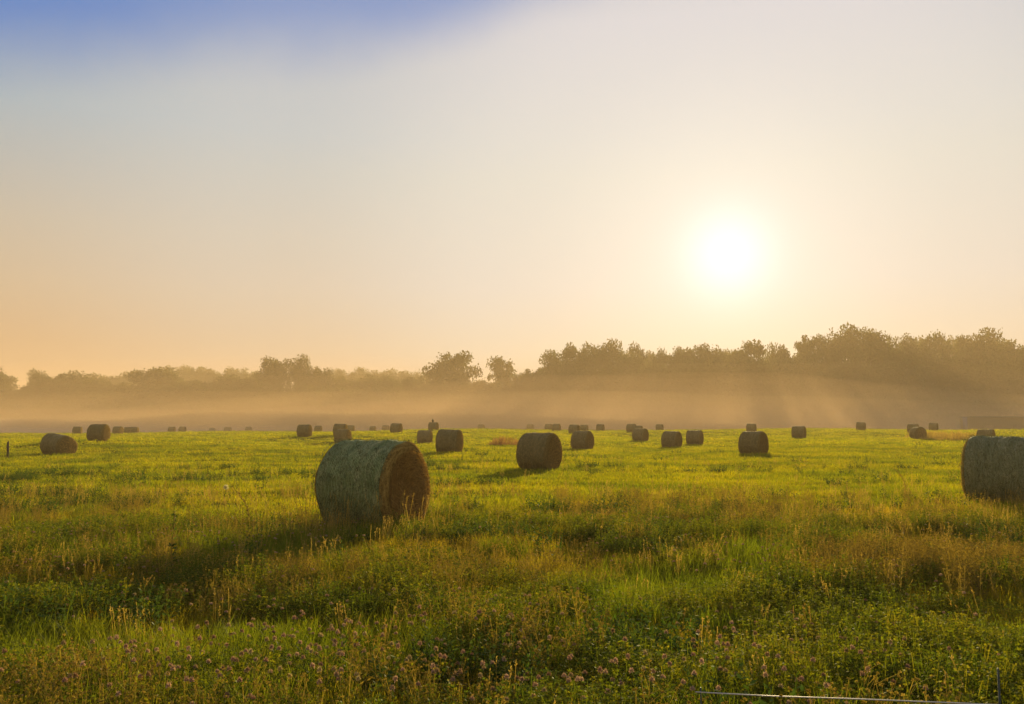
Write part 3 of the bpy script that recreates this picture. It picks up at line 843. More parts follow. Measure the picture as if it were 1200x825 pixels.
def make_bale_meshes(seed, sidemat, fuzz_side, fuzz_end, sidestraw, slump=0.0, endmat=None, res=72, rough=.012, sag=.05):
    """returns side, end, end meshes; axis along X, resting on z = 0"""
    r_ = np.random.default_rng(seed)
    Rb = BD / 2
    nth = res; nx_ = max(12, res // 3)
    rc = .15                         # rounded shoulder
    prof = [(-BL / 2 + rc * (1 - math.cos(a)), Rb - rc * (1 - math.sin(a))) for a in np.linspace(0.0, math.pi / 2, 5)]
    mid = [(x_, Rb) for x_ in np.linspace(-BL / 2 + rc, BL / 2 - rc, nx_)[1:-1]]
    prof = prof + mid + [(-p_[0], p_[1]) for p_ in prof[::-1]]
    prof = np.array(prof)
    th = np.arange(nth) * 2 * math.pi / nth
    ph0 = r_.random(8) * 6.283
    def warp(x_, rr_, t_):
        """shape of a settled bale: flattened underneath, a little lopsided, bulging bands"""
        k = rr_ / Rb
        lump = .018 * np.sin(2 * t_ + ph0[0]) + .014 * np.sin(3 * t_ + ph0[1] + x_ * 1.3) + .010 * np.sin(5 * t_ + ph0[2] - x_ * 2)
        band = .005 * np.sin(x_ * 9 + ph0[3]) + .004 * np.sin(x_ * 17 + ph0[4])
        r2 = rr_ * (1 + lump) + band * k * (np.abs(x_) < BL / 2 - .02)
        y_ = r2 * np.sin(t_); z_ = r2 * np.cos(t_) + Rb
        zf = z_ / BD
        y_ = y_ * (1 + sag * (1 - zf) * 1.0)
        lo = np.clip((.16 - z_) / .16, 0, 1); z_ = np.where(z_ < .16, .16 - (.16 - z_) * .45, z_)
        z_ = (z_ - .088) * (BD / (BD - .088))
        if slump:
            s_ = np.clip((x_ + BL / 2) / BL, 0, 1)
            z_ = z_ * (1 - slump * s_ ** 1.3); y_ = y_ * (1 + slump * .9 * s_); x_ = x_ + slump * .55 * s_ * (1 - zf * .6)
        return x_, y_, z_
    PX, TH = np.meshgrid(prof[:, 0], th, indexing='ij'); PRr = np.meshgrid(prof[:, 1], th, indexing='ij')[0]
    jit = (fbm((PX + 5) * 9, (TH * Rb + 9) * 5, seed + 3, 3) - .5) * rough * 3.2
    x_, y_, z_ = warp(PX, PRr + jit, TH)
    V = np.stack([x_, y_, z_], -1).reshape(-1, 3)
    m_, n_ = PX.shape
    i, j = np.meshgrid(np.arange(m_ - 1), np.arange(n_), indexing='ij'); j2 = (j + 1) % n_
    q_ = np.stack([i * n_ + j, i * n_ + j2, (i + 1) * n_ + j2, (i + 1) * n_ + j], -1).reshape(-1, 4)[:, ::-1]
    ring = np.arange(len(q_)) // n_
    edge_q = (ring < 3) | (ring >= m_ - 1 - 3)
    g = Geo(); g.add(V, np.vstack([q_[~edge_q], q_[edge_q]]), None, 0); g.qm = [np.concatenate([np.zeros((~edge_q).sum()), np.full(edge_q.sum(), 2)])]
    def strand(p, d, nrm, L_, w_, m):
        d = d / np.linalg.norm(d); s = np.cross(nrm, d); s /= np.linalg.norm(s) + 1e-9
        mid_ = p + d * L_ * .5 + nrm * L_ * .08
        g2.add([p - s * w_, p + s * w_, mid_ + s * w_, mid_ - s * w_, p + d * L_ - nrm * L_ * .02], [(0, 1, 2, 3)], [(3, 2, 4)], m)
    g2 = g
    for k in range(fuzz_side):
        xx = (r_.random() - .5) * (BL - .04); tt = r_.random() * 6.283
        a = np.array(warp(np.array(xx), np.array(Rb + .004), np.array(tt))).astype(float)
        nrm = np.array([0, math.sin(tt), math.cos(tt)]); tan = np.array([0, math.cos(tt), -math.sin(tt)])
        if a[2] < .05: continue
        d = tan * (1 if r_.random() < .5 else -1) + np.array([r_.normal() * .45, 0, 0]) + nrm * (abs(r_.normal()) * .34)
        strand(a, d, nrm, .03 + .08 * r_.random(), .0022 + .0016 * r_.random(), 1)
    side = g.mesh('wrapped_side', [sidemat, sidestraw, endmat or M_END], smooth=False)
    side.polygons.foreach_set('use_smooth', np.concatenate([np.ones(len(q_), bool), np.zeros(len(side.polygons) - len(q_), bool)]))
    ends = []
    for sgn in (-1, 1):
        rr0 = np.linspace(0, 1, 15)[1:]; re = prof[0][1] + .002
        RRr, T2 = np.meshgrid(rr0 * re, th, indexing='ij')
        bulge = sgn * (BL / 2 - .004 + .05 * (1 - (RRr / re) ** 2) + (fbm(RRr * 12 + T2 * .4 + 3, T2 * 3 + RRr * 6, seed + 9) - .5) * .07 * np.clip((1 - RRr / re) * 8, 0, 1))
        xe, ye, ze = warp(bulge, RRr, T2)
        x0_, y0_, z0_ = warp(np.array([sgn * (BL / 2 + .05)]), np.array([0.0]), np.array([0.0]))
        V = np.vstack([np.stack([xe, ye, ze], -1).reshape(-1, 3), [[x0_[0], y0_[0], z0_[0]]]])
        m2 = len(rr0)
        i, j = np.meshgrid(np.arange(m2 - 1), np.arange(nth), indexing='ij'); j2 = (j + 1) % nth
        qq = np.stack([i * nth + j, i * nth + j2, (i + 1) * nth + j2, (i + 1) * nth + j], -1).reshape(-1, 4)
        ce = len(V) - 1
        tt_ = np.stack([np.full(nth, ce), (np.arange(nth) + 1) % nth, np.arange(nth)], 1)
        if sgn > 0: qq = qq[:, ::-1]
        else: tt_ = tt_[:, ::-1]
        g = Geo(); g.add(V, qq, tt_, 0); g2 = g
        nrm = np.array([sgn, 0, 0.])
        for k in range(fuzz_end):
            rr = re * math.sqrt(r_.random()) * .985; tt = r_.random() * 6.283
            xq = sgn * (BL / 2 + .008 + .05 * (1 - (rr / re) ** 2))
            a = np.array(warp(np.array(xq), np.array(rr), np.array(tt))).astype(float)
            if a[2] < .04: continue
            tan = np.array([0, math.cos(tt), -math.sin(tt)]); rad_ = np.array([0, math.sin(tt), math.cos(tt)])
            d = tan * (1 if r_.random() < .5 else -1) + rad_ * r_.normal() * .5 + nrm * (.1 + abs(r_.normal()) * .45)
            strand(a, d, nrm, .03 + .09 * r_.random() ** 1.5, .0022 + .002 * r_.random(), 1)
        ends.append(g.mesh('straw_end', [endmat or M_END, M_STRAWD], smooth=True))
    return side, ends[0], ends[1]
bale_meshes = {
 'near': make_bale_meshes(1, M_SIDE_G, 5200, 6500, M_STRAWG, res=128, rough=.014),
 'right': make_bale_meshes(2, M_SIDE_N, 5200, 1500, M_STRAWG, res=128, rough=.014),
 'a': make_bale_meshes(3, M_SIDE_B, 3800, 1500, M_STRAW, endmat=M_END_B, res=64),
 'b': make_bale_meshes(4, M_SIDE_B, 2600, 900, M_STRAW, endmat=M_END_B, res=48, sag=.09, rough=.018),
 'c': make_bale_meshes(5, M_SIDE_B, 2600, 900, M_STRAW, endmat=M_END_B, res=48, sag=.03, rough=.016),
 'slump': make_bale_meshes(6, M_SIDE_B, 1200, 900, M_STRAW, endmat=M_END_B, slump=.14, res=64, sag=.10),
}
for k_, B in enumerate(BALES):
    cx, H, bot, phi, var, sc, lab = B
    x, y, ang_ = BPOS[k_]
    sink = .03 if y < 40 else .05
    o = empty('hay_bale', (x, y, gz(x, y) - sink), ang_)
    rr_ = random.Random(k_)
    s = sc * (1 + (rr_.random() - .5) * .04)
    o.scale = (s * (1.0 if var != 'slump' else 1.12), s, s)
    if k_ > 1 and rr_.random() < .4 and abs(phi) > 66: pass
    tag(o, lab, 'hay bale', 'round hay bales scattered over the field')
    for nm, me in zip(('wrapped_side', 'straw_end', 'straw_end'), bale_meshes[var]):
        c_ = bpy.data.objects.new(nm, me); COL.objects.link(c_); c_.parent = o

# ------------------------------------------------------------------ trees
def make_tree(seed, kind='round', nleaf=15000, ls=.62):
    """unit tree, 20 m tall: trunk and limbs, and a crown of many small leaf sprays in uneven clumps"""
    r_ = np.random.default_rng(seed)
    Ht = 20.0
    W_ = {'round': 7.2, 'wide': 8.6, 'tall': 4.6, 'loose': 6.4}[kind]
    zb = {'round': 3.4, 'wide': 3.0, 'tall': 2.5, 'loose': 5.0}[kind]
    g = Geo()
    bend = r_.normal(size=2) * .5
    tk = [np.array([bend[0] * t_ ** 2, bend[1] * t_ ** 2, Ht * .72 * t_ - .4]) for t_ in np.linspace(0, 1, 9)]
    tube(g, tk, np.linspace(.42, .08, 9), 7)
    clumps = []
    nb = {'round': 30, 'wide': 34, 'tall': 26, 'loose': 22}[kind]
    for i in range(nb):
        u = (i + .5) / nb
        zc = zb + (Ht - zb - 1.3) * u ** .85
        prof_ = math.sin(math.pi * min(1, (.10 + .82 * ((zc - zb) / (Ht - zb))) ) ) ** .75
        rad_ = W_ * prof_ * (.35 + .6 * r_.random() ** .6)
        a = i * 2.4 + r_.normal() * .5
        c = np.array([rad_ * math.cos(a), rad_ * math.sin(a), zc + r_.normal() * .5])
        size = (1.1 + 2.2 * r_.random() ** 1.6) * (1.15 if kind != 'loose' else .95)
        clumps.append((c, size))
        st_z = min(Ht * .66, max(2.0, zc * .62))
        t_ = (st_z + .4) / (Ht * .72)
        p0 = np.array([bend[0] * t_ ** 2, bend[1] * t_ ** 2, st_z])
        midp = (p0 + c) / 2 + np.array([0, 0, -.35])
        tube(g, [p0, midp, c], [.13, .08, .03], 5, cap=False)
    clumps.append((np.array([bend[0], bend[1], Ht - 1.6]), 1.7))
    trunk = g.mesh('trunk', [M_BARK], smooth=True)
    for i in range(10):          # the dense heart of the crown
        zc = zb + (Ht - zb - 3) * (i + .5) / 10
        rad_ = W_ * .35 * r_.random(); a = i * 2.4
        clumps.append((np.array([rad_ * math.cos(a), rad_ * math.sin(a), zc]), W_ * .36))
    sizes = np.array([s for _, s in clumps]); pr = sizes ** 2 / (sizes ** 2).sum()
    N = nleaf
    ci = r_.choice(len(clumps), N, p=pr)
    C = np.array([c for c, _ in clumps])[ci]; S = sizes[ci]
    d = r_.normal(size=(N, 3)); d /= np.linalg.norm(d, axis=1)[:, None]
    rr = r_.random(N) ** .45
    # sprays poke out of each clump
    spk = 1 + .38 * (np.sin(d[:, 0] * 7 + ci) * np.sin(d[:, 1] * 6 + ci * 2) * np.sin(d[:, 2] * 8 + ci * 3))
    Pp = C + d * (S * rr * spk)[:, None] * np.array([1.12, 1.12, .82])
    Pp[:, 2] = np.clip(Pp[:, 2], 1.2, 99)
    n1 = r_.normal(size=(N, 3)); n1 /= np.linalg.norm(n1, axis=1)[:, None]
    n2 = np.cross(n1, r_.normal(size=(N, 3))); n2 /= np.linalg.norm(n2, axis=1)[:, None] + 1e-9
    sz = ls * (.5 + .8 * r_.random(N))
    a_ = n1 * sz[:, None] * .5; b_ = n2 * sz[:, None] * .36
    V = np.stack([Pp - a_, Pp + b_, Pp + a_, Pp - b_], 1).reshape(-1, 3)
    q_ = np.arange(4 * N).reshape(-1, 4)
    crown = np_mesh('crown', V, q_, [M_TREE])
    return trunk, crown, Ht, W_
TP = {'round': [make_tree(201, 'round'), make_tree(202, 'round'), make_tree(203, 'round')],
      'wide': [make_tree(211, 'wide', 17000), make_tree(212, 'wide', 17000), make_tree(213, 'wide', 17000)],
      'tall': [make_tree(221, 'tall', 9000), make_tree(222, 'tall', 9000)],
      'loose': [make_tree(231, 'loose', 9000), make_tree(232, 'loose', 8500), make_tree(233, 'loose', 8500)]}
_tc = 0
def plant_tree(px, top, wpx, dist, kind, label, group):
    global _tc
    dist = dist * float(np.interp(px, [400, 700], [1.38, 1.75])); wpx = wpx * (1.15 if px > 560 else 1.2)
    dx, dy, dz = ray(px, top)
    x, y = dx * dist, dist
    zt = CAM_H + dz * dist
    z0 = gz(x, y)
    tk, cr, Ht, W_ = TP[kind][_tc % len(TP[kind])]
    _tc += 1
    o = empty('broadleaf_tree', (x, y, z0 - .1), (_tc * 1.7) % 6.28)
    sz = (zt - z0) / Ht
    wx = (wpx / F * dist) / (2 * (W_ + 1.0))
    o.scale = (wx, wx, sz)
    tag(o, label, 'tree', group)
    for nm, me in (('trunk', tk), ('crown', cr)):
        c_ = bpy.data.objects.new(nm, me); COL.objects.link(c_); c_.parent = o
    return o
FG = 'broadleaf trees along the far edge of the field'
BG = 'paler trees rising behind the treeline'
NL = None
TREES = [  # px, top, width px, distance, kind, label
 (3, 434, 40, 300, 'loose', 'small round tree at the very left end of the treeline beside a notch of sky'),
 (-22, 428, 60, 300, 'round', NL),
 (45, 434, 24, 300, 'loose', 'narrow loose tree just right of the notch at the left end of the treeline'),
 (40, 446, 30, 296, 'round', NL),
 (70, 438, 44, 300, 'round', NL), (92, 440, 40, 305, 'round', NL),
 (110, 443, 40, 298, 'wide', NL), (137, 448, 40, 300, 'round', NL),
 (178, 430, 62, 290, 'wide', 'dark dome shaped tree standing out in the left treeline'),
 (212, 441, 44, 300, 'round', NL), (240, 446, 48, 295, 'wide', NL), (270, 443, 48, 300, 'round', NL), (292, 441, 36, 305, 'tall', NL),
 (324, 418, 46, 290, 'wide', 'taller broad tree of the left treeline with sky showing through its top'),
 (352, 422, 28, 292, 'round', 'slim tree right of the taller broad one with sky through its top'),
 (373, 430, 40, 292, 'round', 'rounded tree at the right of the slim one in the left treeline'),
 (400, 440, 44, 300, 'wide', NL), (428, 444, 44, 296, 'round', NL), (455, 440, 44, 300, 'wide', NL), (484, 441, 40, 292, 'round', NL), (505, 445, 36, 288, 'wide', NL),
 (533, 413, 54, 262, 'round', 'lone prominent round tree with sky either side, above the middle of the treeline'),
 (556, 445, 40, 270, 'wide', NL),
 (588, 419, 44, 262, 'loose', 'smaller open tree right of the lone prominent round one'),
 (612, 437, 36, 258, 'wide', NL), (628, 432, 40, 250, 'round', NL),
 (650, 417, 44, 240, 'round', 'stepping stone tree where the treeline begins to climb to the right'),
 (674, 404, 40, 232, 'round', 'first tall tree at the left shoulder of the high right hand wood'),
 (697, 402, 40, 234, 'wide', 'bushy tree second along the high wood, almost joined to the first tall one'),
 (718, 405, 40, 234, 'round', NL),
 (748, 401, 26, 236, 'loose', 'slim tree with a pointed crown rising singly from the high wood'),
 (738, 415, 50, 226, 'wide', NL),
 (772, 411, 26, 238, 'loose', 'small gappy crown between the slim pointed tree and the broad ones left of the sun'),
 (795, 407, 44, 232, 'round', NL), (822, 402, 46, 234, 'wide', 'broad crown directly under the left side of the sun glow'),
 (846, 411, 32, 236, 'loose', NL),
 (876, 400, 52, 228, 'round', 'broad rounded tree right below the sun with gaps of light beside it'),
 (862, 420, 60, 222, 'wide', NL),
 (915, 404, 36, 232, 'loose', 'open see-through tree right of the one below the sun'),
 (900, 424, 60, 226, 'wide', NL),
 (950, 393, 48, 226, 'round', 'dense tree at the foot of the highest crown on its left side'),
 (932, 414, 50, 222, 'wide', NL),
 (975, 396, 44, 226, 'wide', NL),
 (1004, 381, 68, 222, 'wide', 'tallest and broadest crown of the whole treeline'),
 (1028, 398, 40, 222, 'round', NL),
 (1060, 394, 50, 226, 'wide', 'crown just right of the small gap beside the tallest tree'),
 (1040, 410, 36, 218, 'round', NL),
 (1088, 392, 40, 226, 'loose', NL),
 (1105, 391, 34, 226, 'loose', 'airy crown in the right wood with light breaking through its top'),
 (1128, 391, 34, 224, 'loose', NL),
 (1150, 394, 54, 220, 'round', 'dome shaped crown second from the right edge of the photo'),
 (1183, 399, 56, 220, 'wide', 'wide crown meeting the right edge of the photo'),
 (1225, 396, 70, 222, 'wide', NL), (1275, 392, 70, 222, 'round', NL), (1320, 388, 70, 222, 'wide', NL),
 (-70, 425, 60, 300, 'wide', NL), (-115, 430, 60, 300, 'round', NL),
]
GEN = 'broad leafy tree merging with its neighbours in the hazy treeline'
for (px, top, wpx, dist, kind, lab) in TREES:
    if lab is None: plant_tree(px, top, wpx, dist, kind, GEN, FG)
    else: plant_tree(px, top, wpx, dist, kind, lab, FG)
# lower trees in front filling the wood down to the ground
fl = random.Random(5)
px = -120.0
while px < 1330:
    d_ = float(np.interp(px, [0, 500, 650, 1200], [288, 262, 216, 208])) + fl.uniform(-5, 5)
    tp = float(np.interp(px, [-100, 30, 200, 500, 560, 640, 680, 1000, 1300], [452, 462, 456, 456, 452, 446, 430, 424, 422])) + fl.uniform(-6, 6)
    plant_tree(px, tp, fl.uniform(46, 62), d_, fl.choice(['wide', 'round', 'wide']), 'lower tree of the wood edge, its crown below the skyline of the taller ones', 'lower trees at the edge of the wood')
    px += fl.uniform(24, 34)
# paler back row
for (px, top, wpx) in ((122, 438, 46), (150, 436, 30), (200, 430, 34), (225, 428, 40), (248, 431, 40), (278, 431, 40), (300, 434, 40), (402, 432, 36), (425, 431, 36), (450, 432, 40), (472, 434, 36), (500, 435, 44),
                       (610, 436, 30), (640, 428, 40), (735, 409, 30), (762, 412, 40), (845, 410, 36), (900, 414, 36), (1045, 403, 30), (1078, 396, 40), (1116, 396, 40), (1170, 396, 40), (-40, 432, 50), (60, 442, 40), (90, 441, 40)):
    dd = 440 if px < 560 else 285
    plant_tree(px, top, wpx, dd, 'wide', 'pale mist faded tree of the second row behind the treeline', BG)

# undergrowth: the shrubby mass at the foot of the wood
def understory():
    r_ = np.random.default_rng(909)
    N = 60000
    px_ = r_.random(N) * 1560 - 180
    dist = np.interp(px_, [0, 500, 650, 1200], [390, 375, 366, 352]) + r_.random(N) * 38
    x = (px_ - 600) / F * dist; y = dist
    h = 10.5 * (.55 + .9 * fbm(x / 6., y / 6., 7))
    z = ground_z(x, y) + h * r_.random(N) ** .8
    Pp = np.stack([x, y, z], 1)
    n1 = r_.normal(size=(N, 3)); n1 /= np.linalg.norm(n1, axis=1)[:, None]
    n2 = np.cross(n1, r_.normal(size=(N, 3))); n2 /= np.linalg.norm(n2, axis=1)[:, None] + 1e-9
    sz = 1.4 * (.5 + .8 * r_.random(N)); a_ = n1 * sz[:, None] * .5; b_ = n2 * sz[:, None] * .4
    V = np.stack([Pp - a_, Pp + b_, Pp + a_, Pp - b_], 1).reshape(-1, 3)
    me = np_mesh('undergrowth', V, np.arange(4 * N).reshape(-1, 4), [M_TREE])
    tag(link('undergrowth', me), 'dark shrubby undergrowth at the foot of the wood', 'undergrowth', kind='stuff')
understory()

# ------------------------------------------------------------------ low shed, blue box at the wood edge
def boxg(g, x0, x1, y0, y1, z0, z1, m=0):
    v = [(x, y, z) for z in (z0, z1) for (x, y) in ((x0, y0), (x1, y0), (x1, y1), (x0, y1))]
    g.add(v, [(3, 2, 1, 0), (4, 5, 6, 7), (0, 1, 5, 4), (1, 2, 6, 5), (2, 3, 7, 6), (3, 0, 4, 7)], None, m)
sd = 232.0
sx = (1136 - 600) / F * sd
zg = gz(sx + 8, sd)
shed = empty('low_shed', (sx, sd, zg - .1))
tag(shed, 'long low dark shed with a flat roof at the foot of the right wood', 'shed')
top_z = CAM_H + ray(1136, 488)[2] * sd - zg + .1
g = Geo()
boxg(g, .15, 20.85, .15, 5.85, 0, top_z - .25)
for i in range(42): boxg(g, .3 + i * .49, .38 + i * .49, .11, .17, .1, top_z - .3)
link('wall', g.mesh('wall', [M_SHED]), shed)
g = Geo(); boxg(g, -.1, 21.1, -.2, 6.2, top_z - .24, top_z); boxg(g, -.14, 21.14, -.24, -.205, top_z - .3, top_z + .05)
link('roof', g.mesh('roof', [M_TIN]), shed)
for k in range(2):
    g = Geo(); boxg(g, 3.5 + k * 8, 6.2 + k * 8, .04, .1, .1, min(2.1, top_z - .5)); boxg(g, 3.4 + k * 8, 6.3 + k * 8, .02, .105, min(2.1, top_z - .5), min(2.2, top_z - .4))
    link('door', g.mesh('door', [M_WOOD]), shed)
bxx = (1128 - 600) / F * sd
zb_ = gz(bxx, sd)
bb = empty('blue_bin', (bxx, sd - .5, zb_))
tag(bb, 'faint upright blue bin beside the left end of the low shed', 'bin')
hh = CAM_H + ray(1128, 488.5)[2] * sd - zb_
g = Geo()
boxg(g, -.42, .42, -.4, .4, .08, hh - .2); boxg(g, -.45, .45, -.43, .43, .3, .36)
link('body', g.mesh('body', [M_BLUE]), bb)
g = Geo(); boxg(g, -.47, .47, -.45, .45, hh - .195, hh - .05); boxg(g, -.35, .35, -.35, .35, hh - .048, hh)
link('lid', g.mesh('lid', [M_BLUE]), bb)

# ------------------------------------------------------------------ bird on a bale
bi = [i for i, b in enumerate(BALES) if 'bird' in b[6]][0]
bx, by, ba = BPOS[bi]
bird = empty('perched_bird', (bx - .12, by, gz(bx, by) - .05 + BD - .02), 0)
tag(bird, 'small dark bird perched upright on top of a distant bale', 'bird')
g = Geo()
tube(g, [(0, .10, -.14), (0, .06, .0), (0, .0, .12), (0, -.02, .26), (0, -.02, .36), (0, -.04, .43), (0, -.05, .50), (0, -.08, .55)], [.02, .06, .11, .13, .10, .06, .065, .02], 10)
tube(g, [(0, -.09, .50), (0, -.16, .485)], [.02, .004], 6)
tube(g, [(.04, 0, .14), (.04, -.02, 0.0)], [.016, .012], 6); tube(g, [(-.04, 0, .14), (-.04, -.02, 0.0)], [.016, .012], 6)
link('body', g.mesh('body', [M_BIRD], smooth=True), bird)
for s in (-1, 1):
    g = Geo(); tube(g, [(s * .09, -.01, .36), (s * .13, .02, .25), (s * .11, .07, .08), (s * .05, .12, -.08)], [.02, .055, .045, .01], 8)
    link('wing', g.mesh('wing', [M_BIRD], smooth=True), bird)

# ------------------------------------------------------------------ old stump-like post at the left
dx, dy, dz = ray(9, 531); d = 52.0
px_, py_ = dx * d, d
pz = gz(px_, py_)
hp = CAM_H + ray(9, 517)[2] * d - pz
po = empty('wooden_post', (px_, py_, pz - .05))
tag(po, 'short dark weathered post standing alone in the grass at the far left', 'post')
g = Geo(); tube(g, [(0, 0, 0), (.01, 0, hp * .4), (-.015, 0, hp * .8), (0.0, 0, hp * .97), (.005, 0, hp + .05)], [.06, .07, .075, .06, .03], 9)
link('shaft', g.mesh('shaft', [M_WOOD], smooth=True), po)
g = Geo()
for i in range(14):
    r2 = np.random.default_rng(i); seedstalk(g, r2, np.array([r2.normal() * .14, r2.normal() * .14, 0]), .25 + .3 * r2.random(), .008, .05)
link('ivy', g.mesh('ivy', [M_WEED]), po)

# ------------------------------------------------------------------ metal rail with an upright, lower right corner
fd = 4.25
def at(px, py, d):
    a, b_, c_ = ray(px, py); return np.array([a * d, d, CAM_H + c_ * d])
pA, pB, pC = at(815, 811, 4.6), at(1000, 819, 4.35), at(1172, 826, 4.15)
pT = at(1169.5, 783, 4.15); pBot = np.array([pT[0] + .005, pT[1], gz(pT[0], pT[1]) - .1])
fz = empty('metal_fence', (pBot[0], pBot[1], gz(pT[0], pT[1])))
tag(fz, 'thin metal fence rail with a dark upright at the lower right corner', 'fence')
o0 = np.array(fz.location)
g = Geo(); tube(g, [pA - o0, (pA + pB) / 2 - o0 + np.array([0, 0, -.004]), pB - o0, (pB + pC) / 2 - o0, pC - o0], [.0034] * 5, 8)
link('rail', g.mesh('rail', [M_WIRE], smooth=True), fz)
g = Geo(); tube(g, [pBot - o0, (pBot + pT) / 2 - o0, pT - o0], [.006, .006, .005], 8)
link('post', g.mesh('post', [M_POST], smooth=True), fz)
g = Geo()
leftp = np.array([pA[0] + .03, pA[1], gz(pA[0], pA[1]) - .1])
tube(g, [leftp - o0, pA + np.array([.03, .012, .02]) - o0], [.005, .004], 8)
link('post', g.mesh('post', [M_POST], smooth=True), fz)

# ------------------------------------------------------------------ single weeds that stand out
def tall_weed(px, pbot, ptop, kind, label, name, cat):
    dx, dy, dz = ray(px, pbot); d = CAM_H / -dz
    for _ in range(4): d = (CAM_H - gz(dx * d, d)) / -dz
    x, y = dx * d, d; z = gz(x, y)
    h = CAM_H + ray(px, ptop)[2] * d - z
    r2 = np.random.default_rng(int(px))
    o = empty(name, (x, y, z)); tag(o, label, cat)
    g = Geo(); gl_ = Geo()
    if kind == 'curl':
        P_ = [(0, 0, 0), (.0, 0, h * .3), (-.03, 0, h * .55), (-.10, 0, h * .72), (-.20, 0, h * .9), (-.27, 0, h)]
    else:
        P_ = [(0, 0, 0), (.01, 0, h * .25), (.0, 0, h * .5), (.02, .01, h * .75), (.03, 0, h)]
    tube(g, P_, np.linspace(.009, .004, len(P_)), 6)
    link('stem', g.mesh('stem', [M_BROWN if kind != 'head' else M_WEED]), o)
    g = Geo()
    P_ = np.array(P_)
    nl = 46 if kind != 'head' else 10
    for i in range(nl):
        t_ = .12 + .86 * r2.random(); k = t_ * (len(P_) - 1); i0 = int(min(k, len(P_) - 2)); c = P_[i0] + (P_[i0 + 1] - P_[i0]) * (k - i0)
        dd = np.array([r2.normal(), r2.normal(), .3]); leafquad(g, c, dd, r2.normal(size=3), (.09 if kind == 'stalk' else .05) * (1.1 - .6 * t_), .035 * (1.1 - .6 * t_))
    link('leaf', g.mesh('leaf', [M_WEED if kind != 'curl' else M_BROWN]), o)
    if kind == 'head':
        g = Geo()
        for i in range(160):
            dd = r2.normal(size=3); dd /= np.linalg.norm(dd); leafquad(g, np.array([.03, 0, h]), dd, r2.normal(size=3), .075, .008)
        mm = leaf_mat('seed_fluff', [(.45, .42, .32)], .4)
        link('flower_head', g.mesh('flower_head', [mm]), o)
    return o
tall_weed(199, 690, 598, 'stalk', 'tall dark leafy stalk standing alone left of the big weathered bale', 'mullein_stalk', 'weed')
tall_weed(292, 618, 574, 'curl', 'curved brown weed stem bending left beside the big weathered bale', 'bent_weed', 'weed')
tall_weed(263, 590, 571, 'head', 'pale fluffy seed head left of the big weathered bale', 'seed_head', 'weed')
tall_weed(168, 570, 546, 'stalk', 'small leafy upright weed in the mown grass at the left', 'leafy_weed', 'weed')
tall_weed(630, 655, 618, 'stalk', 'upright dark weed in the meadow below the shadow throwing bale', 'leafy_weed', 'weed')
tall_weed(1062, 585, 548, 'curl', 'thin curved stem left of the large bale at the right edge', 'bent_weed', 'weed')

# ------------------------------------------------------------------ clover flowers (the 300 nearest-looking ones one by one, the rest as stuff)
def flower_meshes(seed):
    r2 = np.random.default_rng(seed)
    h = .30
    g = Geo(); tube(g, [(0, 0, 0), (r2.normal() * .012, r2.normal() * .012, h * .5), (0, 0, h)], [.0016, .0014, .0012], 4, cap=False)
    for i in range(4):
        z_ = h * (.2 + .7 * r2.random()); b = r2.random() * 6.28
        for q_ in range(3): leafquad(g, np.array([0, 0, z_]), np.array([math.cos(b + q_ * 1.0), math.sin(b + q_ * 1.0), .5]), r2.normal(size=3), .032, .014)
    stem = g.mesh('stem', [M_CLOVER])
    g = Geo()
    for i in range(70):
        dd = r2.normal(size=3); dd[2] = abs(dd[2]) * 1.1 - .25; dd /= np.linalg.norm(dd)
        leafquad(g, np.array([0, 0, h]) + dd * .004, dd, r2.normal(size=3), .0165 + .004 * r2.random(), .0062)
    return stem, g.mesh('flower_head', [M_PINK])
FM = [flower_meshes(s) for s in (1, 2, 3)]
r_ = np.random.default_rng(515)
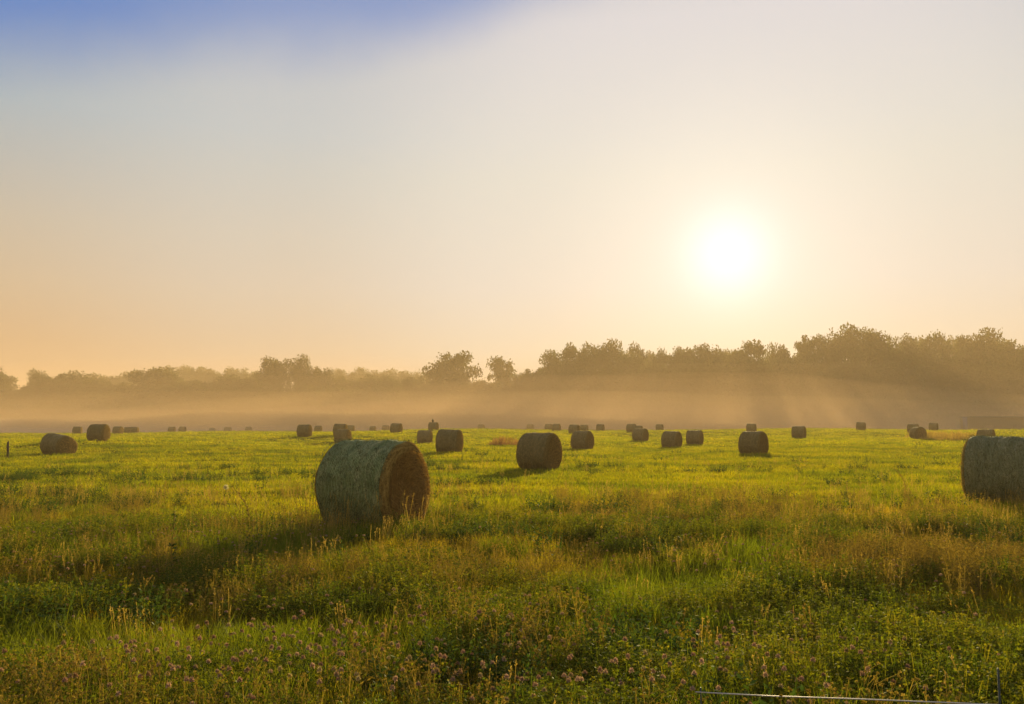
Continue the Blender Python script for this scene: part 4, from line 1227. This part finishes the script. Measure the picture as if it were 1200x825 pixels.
PATCH = [(300, 745, 75, 28, 60), (350, 765, 60, 25, 45), (155, 760, 30, 22, 14), (440, 748, 40, 18, 26), (640, 790, 70, 22, 34), (690, 715, 90, 22, 26),
         (860, 770, 50, 22, 24), (960, 775, 80, 30, 34), (1060, 740, 50, 28, 16), (480, 785, 60, 25, 20), (90, 790, 60, 22, 14), (570, 745, 60, 22, 18), (1000, 690, 90, 18, 22), (780, 800, 70, 20, 16), (240, 800, 90, 16, 22)]
pts = []
for (cx, cyy, sx_, sy_, n) in PATCH:
    for k in range(n):
        px, py = cx + r_.normal() * sx_, min(835, cyy + r_.normal() * sy_)
        if py < 665: continue
        dx, dy, dz = ray(px, py); d = (CAM_H - .3) / -dz
        pts.append((dx * d, d))
pts.sort(key=lambda p: math.hypot(*p))
near_f, far_f = pts[:300], pts[300:]
for i, (x, y) in enumerate(near_f):
    st, fh = FM[i % 3]
    o = empty('clover_flower', (x, y, gz(x, y)), random.random() * 6.28)
    s = .9 + .45 * random.random(); o.scale = (.78, .78, s)
    o.rotation_euler[0] = random.gauss(0, .12); o.rotation_euler[1] = random.gauss(0, .12)
    tag(o, 'small pinkish clover flower on a thin stem in the foreground meadow', 'flower', 'clover flowers in the foreground meadow')
    for nm, me in (('stem', st), ('flower_head', fh)):
        c_ = bpy.data.objects.new(nm, me); COL.objects.link(c_); c_.parent = o
x = np.array([p[0] for p in far_f]); y = np.array([p[1] for p in far_f])
xx, yy = ring_points(5.5, 16, 14.0, r_)
k = fbm(xx / 1.4, yy / 1.4, 123) > .50
x = np.concatenate([x, xx[k]]); y = np.concatenate([y, yy[k]])
g = Geo()
def joined(st, fh):
    vs_ = []; out = Geo()
    for mi, me in enumerate((st, fh)):
        v = np.empty(len(me.vertices) * 3, np.float32); me.vertices.foreach_get('co', v); v = v.reshape(-1, 3)
        fq = [tuple(p.vertices) for p in me.polygons if len(p.vertices) == 4]; ft = [tuple(p.vertices) for p in me.polygons if len(p.vertices) == 3]
        out.add(v, fq, ft, mi)
    return out.mesh('clover_bloom', [M_CLOVER, M_PINK])
scatter('distant_clover', *emit(x, y, r_, .6, .95, 3, 0, .12), [joined(*f) for f in FM], 'more pinkish clover blooms farther back in the meadow', 'clover')
print('objects', len(bpy.data.objects))
